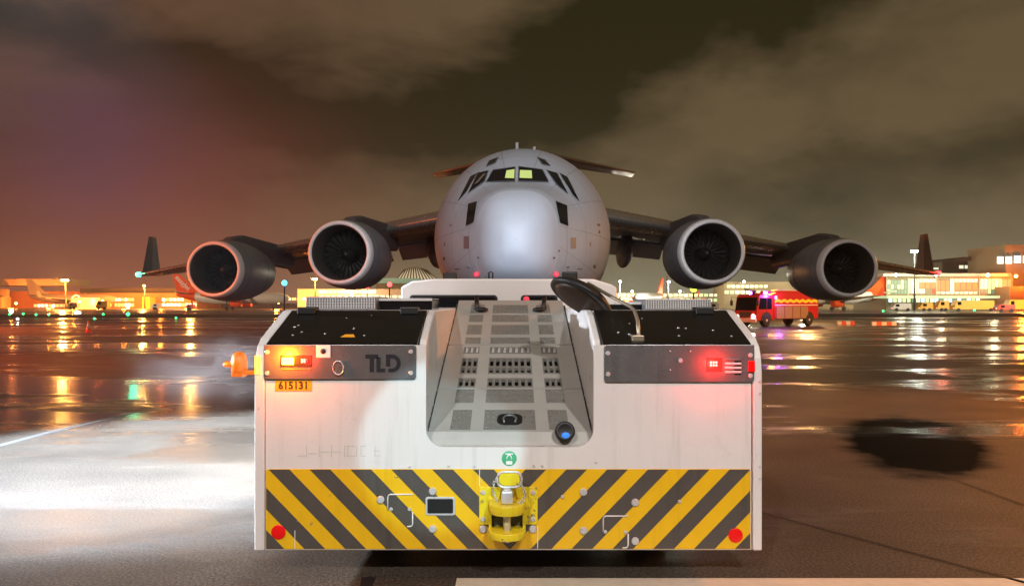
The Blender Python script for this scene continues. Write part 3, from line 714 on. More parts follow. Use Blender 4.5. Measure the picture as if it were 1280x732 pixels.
# raised rim round a black plate that stands for a hole's shade
fr = plate('pocket_frame', rrect(tx(532), tx(569), tz(643), tz(620), .02, 4), 'bright_steel', .0085, .014, board, .002)
plate('pocket_shade', rrect(tx(534.5), tx(566.5), tz(640.5), tz(622.5), .012, 3), 'black', .014, .0155, fr)
# highlights of the hatch seams, put in as white tubes
for a, c, p, q in ((485, 516, 617, 657), (754, 785, 644, 683.5)):
    o = [(tx(a + 3), TY - .010, tz(p)), (tx(a + 1), TY - .010, tz(p + 1)), (tx(a), TY - .010, tz(p + 3)), (tx(a), TY - .010, tz(q - 20))]
    MB().tube([(tx(c), TY - .010, tz(p))] + o, .006, 6).build('hatch_highlight', 'white_print', board, world=True)
    MB().tube([(tx(c), TY - .010, tz(p + 22)), (tx(c), TY - .010, tz(q - 3)), (tx(c - 1), TY - .010, tz(q - 1)), (tx(c - 3), TY - .010, tz(q)), (tx(c - 7), TY - .010, tz(q))], .006, 6).build('hatch_highlight', 'white_print', board, world=True)
for px, p0, p1 in ((599.5, 586.5, 606.5), (672, 655.5, 684.5), (369, 662, 685)): MB().box(tx(px) - .003, tx(px) + .003, TY - .0098, TY - .0087, tz(p1), tz(p0)).build('seam', 'white_print', board, world=True)
# tow hitch
def z8(x, y): return (560 + x / 4.573, 540 + y / 4.573)
hp = plate('hitch_plate', rrect(tx(599), tx(672), tz(654), tz(607.5), .008, 2), 'hitch_yellow', .006, .026, tug, .003)
bolts(hp, (z8(200, 338), z8(200, 490), z8(485, 338), z8(485, 490)), .026, .022, .014)
cx_, HZ = tx(634), TY - .15
def jaw(z0, z1, rad):
    mt = Matrix.Translation((cx_, HZ, 0))
    q = MB().lathe([(rad, z0), (rad, z1)], mt, 32)
    q.box(cx_ - rad, cx_ + rad, HZ, TY - .02, z0 + .001, z1 - .001); return q
jaw(tz(633.5), tz(621.5), .155).build('jaw', 'hitch_yellow', hp, world=True, bevel=.008)
jaw(tz(663), tz(654), .16).build('jaw', 'hitch_yellow', hp, world=True, bevel=.008)
MB().box(cx_ - .13, cx_ + .13, TY - .05, TY - .02, tz(655), tz(633)).build('throat', 'panel_dark', hp, world=True)
for s in (-1, 1): MB().box(cx_ + s * .145 - .012, cx_ + s * .145 + .012, HZ + .02, TY - .02, tz(655), tz(633)).build('cheek', 'hitch_yellow', hp, world=True)
pin = MB().cyl((cx_, HZ - .03, tz(668)), (cx_, HZ - .03, tz(602)), .032, n=18).build('tow_pin', 'bright_steel', hp, world=True)
MB().box(cx_ - .048, cx_ + .048, HZ - .075, HZ + .01, tz(621), tz(606)).build('pin_head', 'bright_steel', pin, world=True, bevel=.01)
ringp = [(p[0], HZ - .04, p[1]) for p in rrect(tx(622), tx(651.5), tz(601.5), tz(583), .055, 6)]
MB().tube(ringp, .010, 8, True).build('pin_loop', 'bright_steel', pin, world=True)
plate('loop_grip', rrect(tx(624), tx(649.5), tz(599.5), tz(585), .045, 5), 'hitch_yellow', .185, .193, pin)
for s, path in ((-1, [(622, 591), (618, 597), (617, 606), (619, 614), (623, 621)]), (1, [(651, 596), (653, 603), (656, 609), (655, 616), (650, 621), (645, 623)])):
    for i in range(len(path) - 1):
        for u in (0, .5):
            p = [path[i][k] + (path[i + 1][k] - path[i][k]) * u for k in (0, 1)]
            c = Vector((tx(p[0]), HZ - .03, tz(p[1]))); an = random.uniform(0, 3)
            ax = Vector((math.cos(an), math.sin(an), 0))
            MB().tube([c + Vector((0, 0, .017)) * math.cos(a) + ax * .011 * math.sin(a) for a in [2 * math.pi * k / 10 for k in range(10)]], .0045, 5, True).build('chain_link', 'bright_steel', hp, world=True)
# lock sticker
gs = disc('sticker', 636.5, 572.5, 9.4, 'green_sticker', .0005, .003, tug)
plate('pictogram', rrect(tx(632.5), tx(640.5), tz(580), tz(575.5), .008, 2), 'white_print', .003, .004, gs)
MB().tube([(tx(636.5 + 3 * math.cos(R(a))), TY - .0035, tz(574 - 6 * math.sin(R(a)))) for a in range(0, 181, 20)], .006, 5).build('pictogram', 'white_print', gs, world=True)
plate('pictogram', rrect(tx(631.5), tx(641.5), tz(567.4), tz(566), .002, 2), 'white_print', .003, .004, gs)

# channel deck: fascia, three sloping panels with grip plates and slots
DW = .725; dxc = tx(637)
def dz(Y): return 1.257 + (Y - 6.6) * .3097
def dY(py): return 2944.8 / (py - 91.8)
fp = [(TY + .045, zn - .004), (TY + .075, zn + .0), (TY + .11, zn + .045), (6.585, dz(6.6) - .012), (6.6, dz(6.6) - .004), (6.62, dz(6.6) - .03), (TY + .13, zn - .03)]
MB().prism(fp, 'x', dxc - DW - .01, dxc + DW + .005).build('fascia', 'cream_deck', tug, world=True, bevel=.004)
def zy(y): return 350 + y * .3005
cols = [(-.535, -.355, 3), (-.235, .235, 7), (.355, .535, 3)]
ROWS = [(104, 138, 0), (145, 174, 0), (187, 226, 0), (239, 264, 0), (279, 306, 1), (324, 390, 2), (408, 446, 1), (455, 510, 0), (540, 622, 0)]
PANELS = [(84, 266), (270, 449), (453, 628)]
nrm = Vector((0, -.3097, 1)).normalized(); dirv = Vector((0, 1, .3097)).normalized()
def dp(x, Y, h=0): return Vector((dxc + x, Y, dz(Y))) + nrm * h
def dbox(q, xa, xb, Ya, Yb, h0, h1):
    v = [dp(x, Y, h) for x in (xa, xb) for Y in (Ya, Yb) for h in (h0, h1)]
    q.add(v, [(0, 1, 3, 2), (4, 6, 7, 5), (0, 4, 5, 1), (2, 3, 7, 6), (0, 2, 6, 4), (1, 5, 7, 3)])
for pa, pb in PANELS:
    Ya, Yb = dY(zy(pb)), dY(zy(pa))
    q = MB(); cur = Ya
    rows = sorted([(dY(zy(b_)), dY(zy(a_)), k) for a_, b_, k in ROWS if pa <= a_ and b_ <= pb])
    for r0, r1, k in rows:
        dbox(q, -DW, DW, cur, r0, -.03, 0)
        edge = -DW
        for c0, c1, n in cols: dbox(q, edge, c0, r0, r1, -.03, 0); edge = c1
        dbox(q, edge, DW, r0, r1, -.03, 0); cur = r1
    dbox(q, -DW, DW, cur, Yb, -.03, 0)
    panel = q.build('deck_panel', 'cream_deck', tug, world=True)
    q = MB(); dbox(q, -DW, DW, Ya, Yb, -.16, -.11); q.build('backing', 'black', panel, world=True)
    for r0, r1, k in rows:
        for c0, c1, n in cols:
            q = MB()
            if k == 0:
                dbox(q, c0, c1, r0, r1, -.02, .004)
                nx_, ny_ = (8 if n == 7 else 4), max(2, int((r1 - r0) / .09))
                for i in range(nx_):
                    for j in range(ny_):
                        X = c0 + (c1 - c0) * (i + .5) / nx_; Y = r0 + (r1 - r0) * (j + .5) / ny_
                        mt = Matrix.Translation(dp(X, Y, .004)) @ nrm.to_track_quat('Z', 'Y').to_matrix().to_4x4()
                        q.lathe([(.017, -.002), (.012, .006), (.005, .006)], mt, 8)
                q.build('grip_plate', 'grip_grey', panel, world=True)
            else:
                e = (c1 - c0) / n; mrg = e * .22; m2 = (r1 - r0) * (.14 if k == 1 else .07)
                bands = [(r0 + m2, r1 - m2)] if k == 1 else [(r0 + m2, r0 + (r1 - r0) * .36), (r0 + (r1 - r0) * .48, r1 - m2)]
                cy = r0
                for b0, b1 in bands:
                    dbox(q, c0, c1, cy, b0, -.03, .004)
                    ex = c0
                    for i in range(n): dbox(q, ex, c0 + e * i + mrg, b0, b1, -.03, .004); ex = c0 + e * (i + 1) - mrg
                    dbox(q, ex, c1, b0, b1, -.03, .004); cy = b1
                dbox(q, c0, c1, cy, r1, -.03, .004)
                q.build('slotted_plate', 'grip_grey', panel, world=True)
                if k == 1 and r0 > 8:            # tilted bright louvres in the upper slot row
                    for i in range(n):
                        w = MB(); v = [dp(c0 + e * i + mrg, r0 + m2, -.02), dp(c0 + e * (i + 1) - mrg, r0 + m2, -.02), dp(c0 + e * (i + 1) - mrg, r1 - m2, .004), dp(c0 + e * i + mrg + e * .2, r1 - m2, .004)]
                        v += [p - nrm * .004 for p in v]
                        w.add(v, [(0, 1, 2, 3), (7, 6, 5, 4), (0, 4, 5, 1), (1, 5, 6, 2), (2, 6, 7, 3), (3, 7, 4, 0)]); w.build('louvre', 'bright_steel', panel, world=True)
# black edge seals with gaps along both deck sides
for s in (-1, 1):
    Y = 6.66; k = 0
    while Y < 10.1:
        L = random.uniform(.16, .30)
        q = MB(); a = DW + .001; dbox(q, *(sorted((s * a, s * (a + .020)))), Y, min(Y + L, 10.2), -.03, .012); q.build('edge_seal', 'rubber', tug, world=True)
        Y += L + random.uniform(.04, .09); k += 1
# recessed handle and camera pod on the lowest panel, latches on the highest
Yc = dY(zy(580)); q = MB()
prof = [(dxc + (p[0]), p[1]) for p in rrect(-.115, .115, -.11, .10, .07, 5)]
v = [dp(p[0] - dxc, Yc + p[1], .012) for p in prof]; w_ = [p - nrm * .016 for p in v]; n = len(v)
q.add(v + w_, [tuple(range(n)), tuple(range(2 * n - 1, n - 1, -1))] + [(i, i + n, (i + 1) % n + n, (i + 1) % n) for i in range(n)])
hd = q.build('handle_cup', 'black', tug, world=True)
MB().tube([dp(-.05, Yc - .07, .012), dp(-.06, Yc - .0, .02), dp(-.03, Yc + .03, .03), dp(.03, Yc + .03, .03), dp(.06, Yc, .02), dp(.05, Yc - .07, .012)], .010, 8).build('handle', 'steel_grey', hd, world=True)
pod_c = at(706, 539, 6.50)
ax = Vector((0, -1, .25)).normalized(); mt = Matrix.Translation(pod_c + ax * -.06) @ ax.to_track_quat('Z', 'Y').to_matrix().to_4x4()
pod = MB().lathe([(.085, 0), (.088, .09), (.078, .105), (.06, .10), (.0, .085)], mt, 28).build('camera_pod', 'black', tug, world=True)
MB().ball(pod_c + ax * .05 + Vector((.004, 0, -.036)), .036, .02, .026, n=14, m=8).build('lens', 'blue_lens', pod, world=True)
for X in (-.40, .40):
    Y = dY(zy(130)); la = MB()
    la.ball(dp(X + (0.02 if X < 0 else -.02), Y, .03), .085, .10, .03, n=14, m=8); la.cyl(dp(X * 1.12, Y + .05, 0), dp(X * 1.16, Y + .25, .12), .035, .03); la.build('latch', 'black', tug, world=True)
# cab at the far end
CY = 12.2
cabp = [(gx(501, CY), 1.2), (gx(771, CY), 1.2), (gx(771, CY), gz(359, CY)), (gx(764, CY), gz(355, CY)), (gx(742, CY), gz(348.3, CY)), (gx(540, CY), gz(348, CY)), (gx(515, CY), gz(351, CY)), (gx(501, CY), gz(359, CY))]
cab = MB().prism(cabp, 'y', CY, 14.6).build('cab', 'tug_white', tug, world=True, bevel=.03, seg=3)
for a, c in ((512, 622), (651, 697)):
    fr = MB().prism(rrect(gx(a, CY), gx(c, CY), 1.9, gz(368.5, CY), .06, 5), 'y', CY - .02, CY - .001).build('window', 'black', cab, world=True)
    MB().prism(rrect(gx(a, CY) + .03, gx(c, CY) - .03, 1.93, gz(370.8, CY), .05, 5), 'y', CY - .026, CY - .021).build('pane', 'cab_glass', fr, world=True)
for px in (563, 712):
    X = gx(px, 13.6)
    wl = MB().box(X - .13, X + .13, 13.5, 13.75, gz(348, 13.6) - .02, gz(341, 13.6)).build('work_lamp', 'black', cab, world=True, bevel=.02)
MB().tube([(gx(611, 13.2), 13.2, 2.8), (gx(611, 13.2), 13.2, 2.93), (gx(613.5, 13.2), 13.2, 2.95), (gx(616, 13.2), 13.2, 2.93), (gx(616, 13.2), 13.2, 2.8)], .014, 6).build('lifting_eye', 'black', cab, world=True)
MB().ball(at(658, 374, 12.0), .05, n=10, m=8).build('warning_lamp', 'probe_red', cab, world=True)
# wheels
for s in (-1, 1):
    for y in (2.0, 7.0): wheel_at(tug, s * 1.55 + 0.0, y, .56, .56, .5)
# convex mirror on its arm
ca = R(33); Ym = 7.55
av = Vector((math.cos(ca), 0, -math.sin(ca))); pv = Vector((-math.sin(ca), 0, -math.cos(ca)))
bvx = (pv * .29 + Vector((0, .957, 0))).normalized(); nv = av.cross(bvx).normalized()
if nv.y > 0: nv = -nv
mc = at(727, 373, Ym); mtx = Matrix((av, bvx, nv)).transposed().to_4x4(); mtx.translation = mc
mir = MB().lathe([(0, -.10), (.14, -.095), (.27, -.07), (.34, -.02), (.355, .0), (.355, .025), (.325, .032)], mtx, 40).build('mirror_shell', 'black', tug, world=True)
MB().lathe([(.328, .026), (.23, .045), (.12, .056), (0, .06)], mtx, 40).build('mirror_glass', 'brown_mirror', mir, world=True)
MB().tube([at(799, 424, 6.55) + Vector((0, 0, .0)), at(797, 400, 6.7), at(793, 388, 6.85), at(788, 383, 6.95), at(765, 371, 7.2), at(735, 354, 7.5)], .017, 10).build('mirror_arm', 'brass', tug, world=True)
MB().box(tx(792), tx(807), TY + .06, TY + .20, ZS + .02, ZS + .075).build('arm_foot', 'brass', tug, world=True, bevel=.008)
MB().obox(Matrix.Translation(at(712, 345, 7.62)), .16, .1, .09).build('mirror_clamp', 'black', mir, world=True, bevel=.015)
# amber beacon on the left flank
bc = at(299, 455, 7.3)
be = MB().box(bc.x + .02, tx(318) + .06, 7.26, 7.34, bc.z - .10, bc.z - .06).box(bc.x - .06, bc.x + .06, 7.24, 7.36, bc.z - .12, bc.z - .08).build('beacon_bracket', 'amber_soft', tug, world=True, bevel=.01)
MB().lathe([(.075, -.08), (.08, .02), (.065, .09), (.03, .12), (0, .125)], Matrix.Translation(bc), 18).build('beacon', 'amber_soft', be, world=True)
MB().ball(bc + Vector((-.11, 0, 0)), .05, .05, .03, n=10, m=8).build('beacon_lens', 'amber_soft', be, world=True)
lamp('beacon_glow', 'POINT', bc + Vector((-.14, -.12, .05)), 3, (1, .36, .04), .05)
for px in (320.5, 325):
    MB().box(tx(px) - .006, tx(px) + .006, TY - .028, TY - .016, tz(467), tz(444)).build('marker_strip', 'yellow_glow', tug, world=True)

# ================================================================== background
M['sodium_tinted_wall'] = mat('sodium_tinted_wall', (.34, .18, .09), .8, var=.25, vscale=.2)  # orange of the sodium light put into the wall colour
M['pale_wall'] = mat('pale_wall', (.52, .46, .40), .7, var=.12, vscale=.3)
M['dark_wall'] = mat('dark_wall', (.055, .05, .045), .7, var=.2, vscale=.3)
M['tan_wall'] = mat('tan_wall', (.26, .22, .15), .75, var=.12, vscale=.3)
def em(key, c, s): M[key] = mat(key, tuple(min(.8, x * .6) for x in c), .5, emit=c, estr=s)
em('win_white', (1, .86, .66), 2.0); em('win_warm', (1, .50, .16), 1.6); em('win_green', (.72, .95, .50), .72); em('win_green_dim', (.22, .36, .26), .5)
em('win_cream', (.95, 1, .70), .95); em('win_red', (1, .08, .05), .9); em('win_orange', (1, .24, .08), .85); em('win_cyan', (.62, .92, .95), 1.7)
em('lamp_orange', (1, .48, .09), 38); em('lamp_white', (.95, 1, .92), 26); em('lamp_blue', (.05, .4, 1), 7); em('lamp_red', (1, .05, .05), 7)
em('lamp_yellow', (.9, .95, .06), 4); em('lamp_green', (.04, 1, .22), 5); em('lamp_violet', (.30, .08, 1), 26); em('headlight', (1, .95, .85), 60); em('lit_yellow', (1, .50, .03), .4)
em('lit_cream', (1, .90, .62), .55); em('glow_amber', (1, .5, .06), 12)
def block(root, px0, px1, top, Y, depth, m, name='wall', base=None):
    return MB().box(gx(px0, Y), gx(px1, Y), Y, Y + depth, 0 if base is None else gz(base, Y), gz(top, Y)).build(name, m, root, world=True)
def windows(root, parent, spec, Y, name='window'):
    for px0, px1, py0, py1, n, m in spec:
        w = (px1 - px0) / n
        for i in range(n):
            mm = m if isinstance(m, str) else random.choice(m)
            a, c = gx(px0 + w * i + .12 * w, Y), gx(px0 + w * (i + .88), Y); z0, z1 = gz(py1, Y), gz(py0, Y)
            f = MB().box(a, c, Y - .10, Y - .02, z0, z1).build(name, mm, parent, world=True)
# left terminal
def bldg(label, px, Y, group=None):
    return thing('terminal_building', label, 'building', (gx(px, Y), Y, 0), 0, group)
Y = 300
t = bldg('low orange-lit terminal block with three rows of lit white windows', 180, Y)
w = block(t, 108, 246, 366, Y, 25, 'sodium_tinted_wall'); block(t, 100, 260, 360, Y + 3, 25, 'dark_wall', 'roof', 366)
ww = ['win_white', 'win_white', 'win_warm']
windows(t, w, [(118, 140, 372.5, 376, 5, ww), (143, 168, 372.5, 376, 6, ww), (118, 140, 379, 383, 5, ww), (143, 168, 379, 383, 6, ww), (120, 140, 386, 388.5, 6, ww), (144, 172, 386, 388.5, 6, 'win_warm'),
                   (202, 230, 372.5, 376, 6, ww), (202, 246, 379, 382.5, 9, ww), (202, 246, 385.5, 388, 7, 'win_warm')], Y)
block(t, 177.5, 187, 371, Y - 6, 5, 'lit_yellow', 'stair_tower')  # light on the stair tower put in as its own glow
t = bldg('long dark hangar with a pale floodlit canopy at the far left', 40, 330)
w = block(t, -60, 108, 364, 330, 30, 'sodium_tinted_wall'); block(t, -60, 82, 348.5, 322, 20, 'pale_wall', 'canopy', 356.5)
windows(t, w, [(51, 62, 372, 376, 3, 'win_warm'), (63, 77, 372.5, 375.5, 4, ww), (42, 88, 380, 383.5, 10, ['win_white', 'win_warm'])], 330)
MB().box(gx(-4, 318), gx(8, 318), 318, 320, gz(371, 318), gz(361, 318)).box(gx(-4, 318) , gx(6, 318), 316, 322, 0, gz(371, 318)).build('gantry', 'tan_wall', t, world=True)
t = bldg('pink floodlit stair block beside the bright headlamps at left', 97, 280)
w = block(t, 88.5, 107, 372, 280, 10, 'pale_wall'); MB().tube([(gx(90 + 10 * k / 8, 279), 279, gz(372.5 - 4 * math.sin(math.pi * k / 8), 279)) for k in range(9)], .28, 6).build('roof_arch', 'lit_cream', w, world=True)
windows(t, w, [(90, 104, 383, 385.5, 3, 'win_warm'), (90, 104, 388, 390, 3, 'win_white')], 280)
t = bldg('bright white terminal pier behind the left inner engine', 430, 290)
w = block(t, 372, 520, 361, 290, 15, 'pale_wall'); windows(t, w, [(398, 470, 362.5, 366.5, 16, ['win_white', 'win_cream']), (330, 398, 372, 375, 10, ['win_white', 'win_warm']), (398, 505, 369, 372, 14, 'win_cream')], 290)
t = bldg('white ribbed tent roof rising left of the aircraft nose', 515, 310)
v = []
for k in range(13):
    px = 496 + 4.2 * k; v.append([(gx(px, 310), 310, gz(349, 310)), (gx(px * .55 + 520 * .45 - 4, 310), 316, gz(336.5 - 3 * math.sin(math.pi * min(1, k / 12)), 310))])
rf = MB().grid(v, smooth=False).build('tent_roof', 'lit_cream', t, world=True)  # light on the tent put in as the roof's own glow
for k in range(13): MB().cyl(v[k][0], v[k][1], .35, n=6).build('rib', 'tan_wall', rf, world=True)
block(t, 470, 548, 349, 312, 12, 'tan_wall'); block(t, 466, 524, 347.5, 305, 3, 'win_green_dim', 'canopy', 354)
t = bldg('cream-lit terminal pier between the fuselage and the right inner engine', 830, 300)
w = block(t, 764, 905, 366, 300, 15, 'tan_wall'); windows(t, w, [(766, 800, 366.5, 371, 6, ['win_cream', 'win_warm']), (803, 905, 367, 370.5, 16, ['win_cream', 'win_green']), (766, 905, 373, 377, 20, ['win_cream', 'win_warm', 'win_orange', 'win_green'])], 300)
t = bldg('long cream-lit pier behind the red fire engine', 990, 290)
w = block(t, 905, 1108, 352, 290, 15, 'tan_wall'); windows(t, w, [(908, 960, 356, 359.5, 9, ['win_cream', 'win_green']), (905, 985, 363, 367, 12, ['win_cream', 'win_green']), (1060, 1108, 352.5, 355, 6, 'win_green'), (1030, 1108, 371, 376, 10, ['win_cream', 'win_warm'])], 290)
# right terminal
Y = 235
t = bldg('glass-fronted terminal with green-white lit windows and red shop displays at right', 1185, Y)
w = block(t, 1107, 1266, 345, Y, 22, 'tan_wall'); block(t, 1104, 1264, 341.5, Y - 2, 26, 'pale_wall', 'roof', 345.2)
windows(t, w, [(1109, 1134, 350, 355, 6, ['win_green_dim', 'win_green', 'win_green_dim']), (1109, 1134, 355.5, 361, 6, ['win_green_dim', 'win_green_dim', 'win_green']), (1109, 1134, 361.5, 367, 6, ['win_green_dim', 'win_green']),
                   (1135, 1149, 348.5, 366.5, 4, ['win_cream', 'win_green']), (1149, 1170, 348.5, 352.5, 5, 'win_cream'), (1149, 1170, 353, 360, 3, ['win_red', 'win_red', 'win_orange']), (1149, 1156, 361, 366.5, 2, 'win_cream'), (1164, 1170, 361, 366.5, 1, 'win_red'),
                   (1170, 1187, 350.5, 363.5, 3, 'win_orange'), (1187, 1193, 348.5, 366, 1, 'win_cream'), (1193, 1222, 353, 361.5, 4, 'win_orange'), (1193, 1222, 348.5, 352.5, 6, 'win_cream'), (1170, 1222, 364.5, 367, 9, ['win_cream', 'win_green']),
                   (1225, 1253, 348.5, 361, 6, ['win_cream', 'win_green']), (1225, 1253, 361.5, 367, 6, ['win_green', 'win_green_dim']), (1254, 1264, 349, 366, 2, 'win_green_dim')], Y)
for px in (1108, 1134.5, 1170, 1223.5, 1253.5):
    MB().box(gx(px, Y) - .12, gx(px, Y) + .12, Y - .3, Y - .11, 0, gz(346, Y)).build('column', 'pale_wall', w, world=True)
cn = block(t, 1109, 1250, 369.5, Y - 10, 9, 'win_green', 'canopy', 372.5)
windows(t, w, [(1110, 1225, 373, 377.5, 20, ['win_cream', 'win_cyan', 'win_green_dim', 'win_green'])], Y - 9)
t = bldg('dark upper terminal storey with small lit windows above the glass front', 1215, 262)
w = block(t, 1178, 1262, 327, 262, 18, 'dark_wall'); MB().prism([(gx(1178, 262), gz(327, 262)), (gx(1262, 262), gz(326, 262)), (gx(1262, 262), gz(322, 262)), (gx(1195, 262), gz(322, 262))], 'y', 258, 280).build('roof', 'dark_wall', t, world=True)
windows(t, w, [(1166, 1174, 334.5, 336.5, 1, 'win_cream'), (1198, 1212, 331.5, 335.5, 2, 'win_cream'), (1214, 1224, 338, 340, 2, 'win_green'), (1226, 1258, 337.5, 339, 5, 'win_warm')], 262)
t = bldg('tan concrete tower block with a blue-white lit band at the right edge', 1270, 240)
w = block(t, 1257, 1330, 306, 240, 20, 'tan_wall'); block(t, 1262, 1340, 358, 228, 10, 'sodium_tinted_wall', 'annexe')
windows(t, w, [(1245, 1266, 320.5, 329.5, 2, 'win_cyan'), (1266, 1300, 319.5, 328.5, 3, 'win_cyan')], 238)

# added facade lamps, invented to brighten wall and ground
def added_wall_lamp(root, px, py, Y, m, col, pw, r=.45):
    c = at(px, py, Y); MB().ball(c, r, n=10, m=6).build('added_wall_lamp', m, root, world=True)
    lamp('facade_glow', 'POINT', c + Vector((0, -3.0, -.3)), pw, col, .8)
BL = {o['label'][:24]: o for o in bpy.data.objects if o.get('category') == 'building'}
def bl(k): return next(o for n, o in BL.items() if n.startswith(k))
SOD, WRM = (1, .20, .02), (1, .80, .45)
for k, px, py, Y, m, col, pw in (('long dark', 20, 379, 316, 'lamp_orange', SOD, 22000), ('long dark', 66, 383, 316, 'lamp_orange', SOD, 22000), ('low orange', 128, 376, 288, 'lamp_orange', SOD, 17000), ('low orange', 160, 384, 288, 'lamp_orange', SOD, 17000),
                                ('low orange', 205, 375, 288, 'lamp_orange', SOD, 17000), ('low orange', 238, 384, 288, 'lamp_orange', SOD, 17000), ('pink', 99, 377, 274, 'lamp_orange', SOD, 30000), ('bright white', 348, 378, 282, 'lamp_orange', SOD, 17000), ('bright white', 392, 374, 284, 'lamp_orange', SOD, 30000),
                                ('bright white', 440, 368, 282, 'lamp_white', WRM, 10000), ('cream-lit', 790, 364, 292, 'lamp_white', WRM, 8000), ('cream-lit', 850, 364, 292, 'lamp_white', WRM, 8000), ('long cream', 930, 352, 282, 'lamp_white', WRM, 8000),
                                ('long cream', 1000, 354, 282, 'lamp_white', WRM, 8000), ('long cream', 1075, 360, 282, 'lamp_white', WRM, 9000), ('glass', 1120, 343.5, 228, 'lamp_white', WRM, 2500), ('glass', 1170, 343.5, 228, 'lamp_white', WRM, 2500), ('glass', 1235, 343.5, 228, 'lamp_white', WRM, 2500), ('tan concrete', 1270, 345, 230, 'lamp_orange', SOD, 22000)):
    added_wall_lamp(bl(k), px, py, Y, m, col, pw)
# light masts
def mast(label, px, py, base_y, Y, m, n, lit, pw, col=(1, .5, .12), drop=0):
    X = gx(px, Y); H = gz(py, Y)
    t = thing('light_mast', label, 'light mast', (X, Y, 0), 0, 'apron light masts')
    MB().cyl((X, Y, 0), (X, Y, H), .28, .16, 10).build('pole', 'dark_wall', t, world=True)
    b = MB().box(X - .9 * n / 2, X + .9 * n / 2, Y - .2, Y + .2, H - .15, H + .1).build('crossbar', 'dark_wall', t, world=True)
    for k in range(n):
        MB().ball((X + (k - (n - 1) / 2) * 1.0, Y - .5, H - .05), .48, .35, .38, n=10, m=6).build('lamp_head', m, b, world=True)
    if lit: lamp('mast_glow', 'POINT', (X, Y - 2.0, H - .8), pw, col, .8)
mast('tall orange-lit mast above the hangar canopy at far left', 82, 350, 385, 270, 'lamp_orange', 3, True, 60000, (1, .42, .08))
mast('short orange lamp over the left terminal roof', 181, 357, 385, 285, 'lamp_orange', 1, True, 26000, (1, .42, .08))
mast('orange mast right behind the leaning orange tail fin', 240, 349.5, 385, 270, 'lamp_orange', 2, True, 50000, (1, .42, .08))
mast('orange lamp post between the two left engines', 394, 348.5, 385, 260, 'lamp_orange', 2, True, 22000, (1, .45, .1))
mast('white twin-lamp mast left of the right winglet', 1143, 314, 385, 225, 'lamp_white', 3, True, 8000, (.9, 1, .85))
mast('white lamp just right of the aircraft fuselage', 775, 351.5, 385, 270, 'lamp_white', 1, True, 16000, (1, .95, .8))
mast('upper white lamp left of the right inner engine', 833.5, 338, 385, 300, 'lamp_white', 1, False, 0)
mast('lower white lamp left of the right inner engine', 835.5, 352, 385, 250, 'lamp_white', 1, True, 16000, (1, .95, .8))
def spot_light(label, px, py, Y, m, r, cat='light', name='signal_light', grp='small signal lamps'):
    X, Z = gx(px, Y), gz(py, Y)
    t = thing(name, label, cat, (X, Y, 0), 0, grp)
    MB().cyl((X, Y, 0), (X, Y, max(Z - r * .7, .06)), max(.06, r * .25), n=8).build('post', 'dark_wall', t, world=True)
    MB().ball((X, Y, Z), r, n=10, m=8).build('lamp', m, t, world=True)
spot_light('blue signal lamp between the two left engines', 355.5, 353.5, 200, 'lamp_blue', .75)
spot_light('red signal lamp directly below the left inner engine', 459, 358.5, 190, 'lamp_red', .45)
spot_light('red signal lamp right of the left inner engine', 487, 355.5, 190, 'lamp_red', .62)
spot_light('yellow-green signal lamp below the right inner engine', 867, 360.5, 190, 'lamp_yellow', .9)
spot_light('glaring white headlamp pair beside the pink stair block', 97, 391.5, 165, 'headlight', .55)
spot_light('white apron lamp at the far left edge', 14, 388.5, 190, 'headlight', .42)
for px, py, lab in ((12, 392.5, 'leftmost green taxiway light'), (29, 392, 'second green taxiway light from the left edge'), (45, 393, 'third green taxiway light from the left edge'), (61, 393, 'fourth green taxiway light, left of the white headlamp'),
                    (118, 398, 'low green taxiway light right of the traffic cone'), (160, 392.3, 'large green taxiway light below the orange stair tower'), (22, 398.5, 'pale low taxiway light in front of the green row'), (129, 392.5, 'faint green taxiway light under the window rows'), (220, 397, 'green taxiway light below the leaning orange tail fin'),
                    (1104, 388.5, 'green taxiway light below the right orange tail fin'), (1218, 387.5, 'green taxiway light in front of the glass terminal')):
    Yl = gy(py + 3.5); spot_light(lab, px, py, Yl, 'lamp_white' if 'pale' in lab else 'lamp_green', (.34 if 'large' in lab else .2) * Yl / 150, 'taxiway light', 'taxiway_light', 'taxiway edge lights')

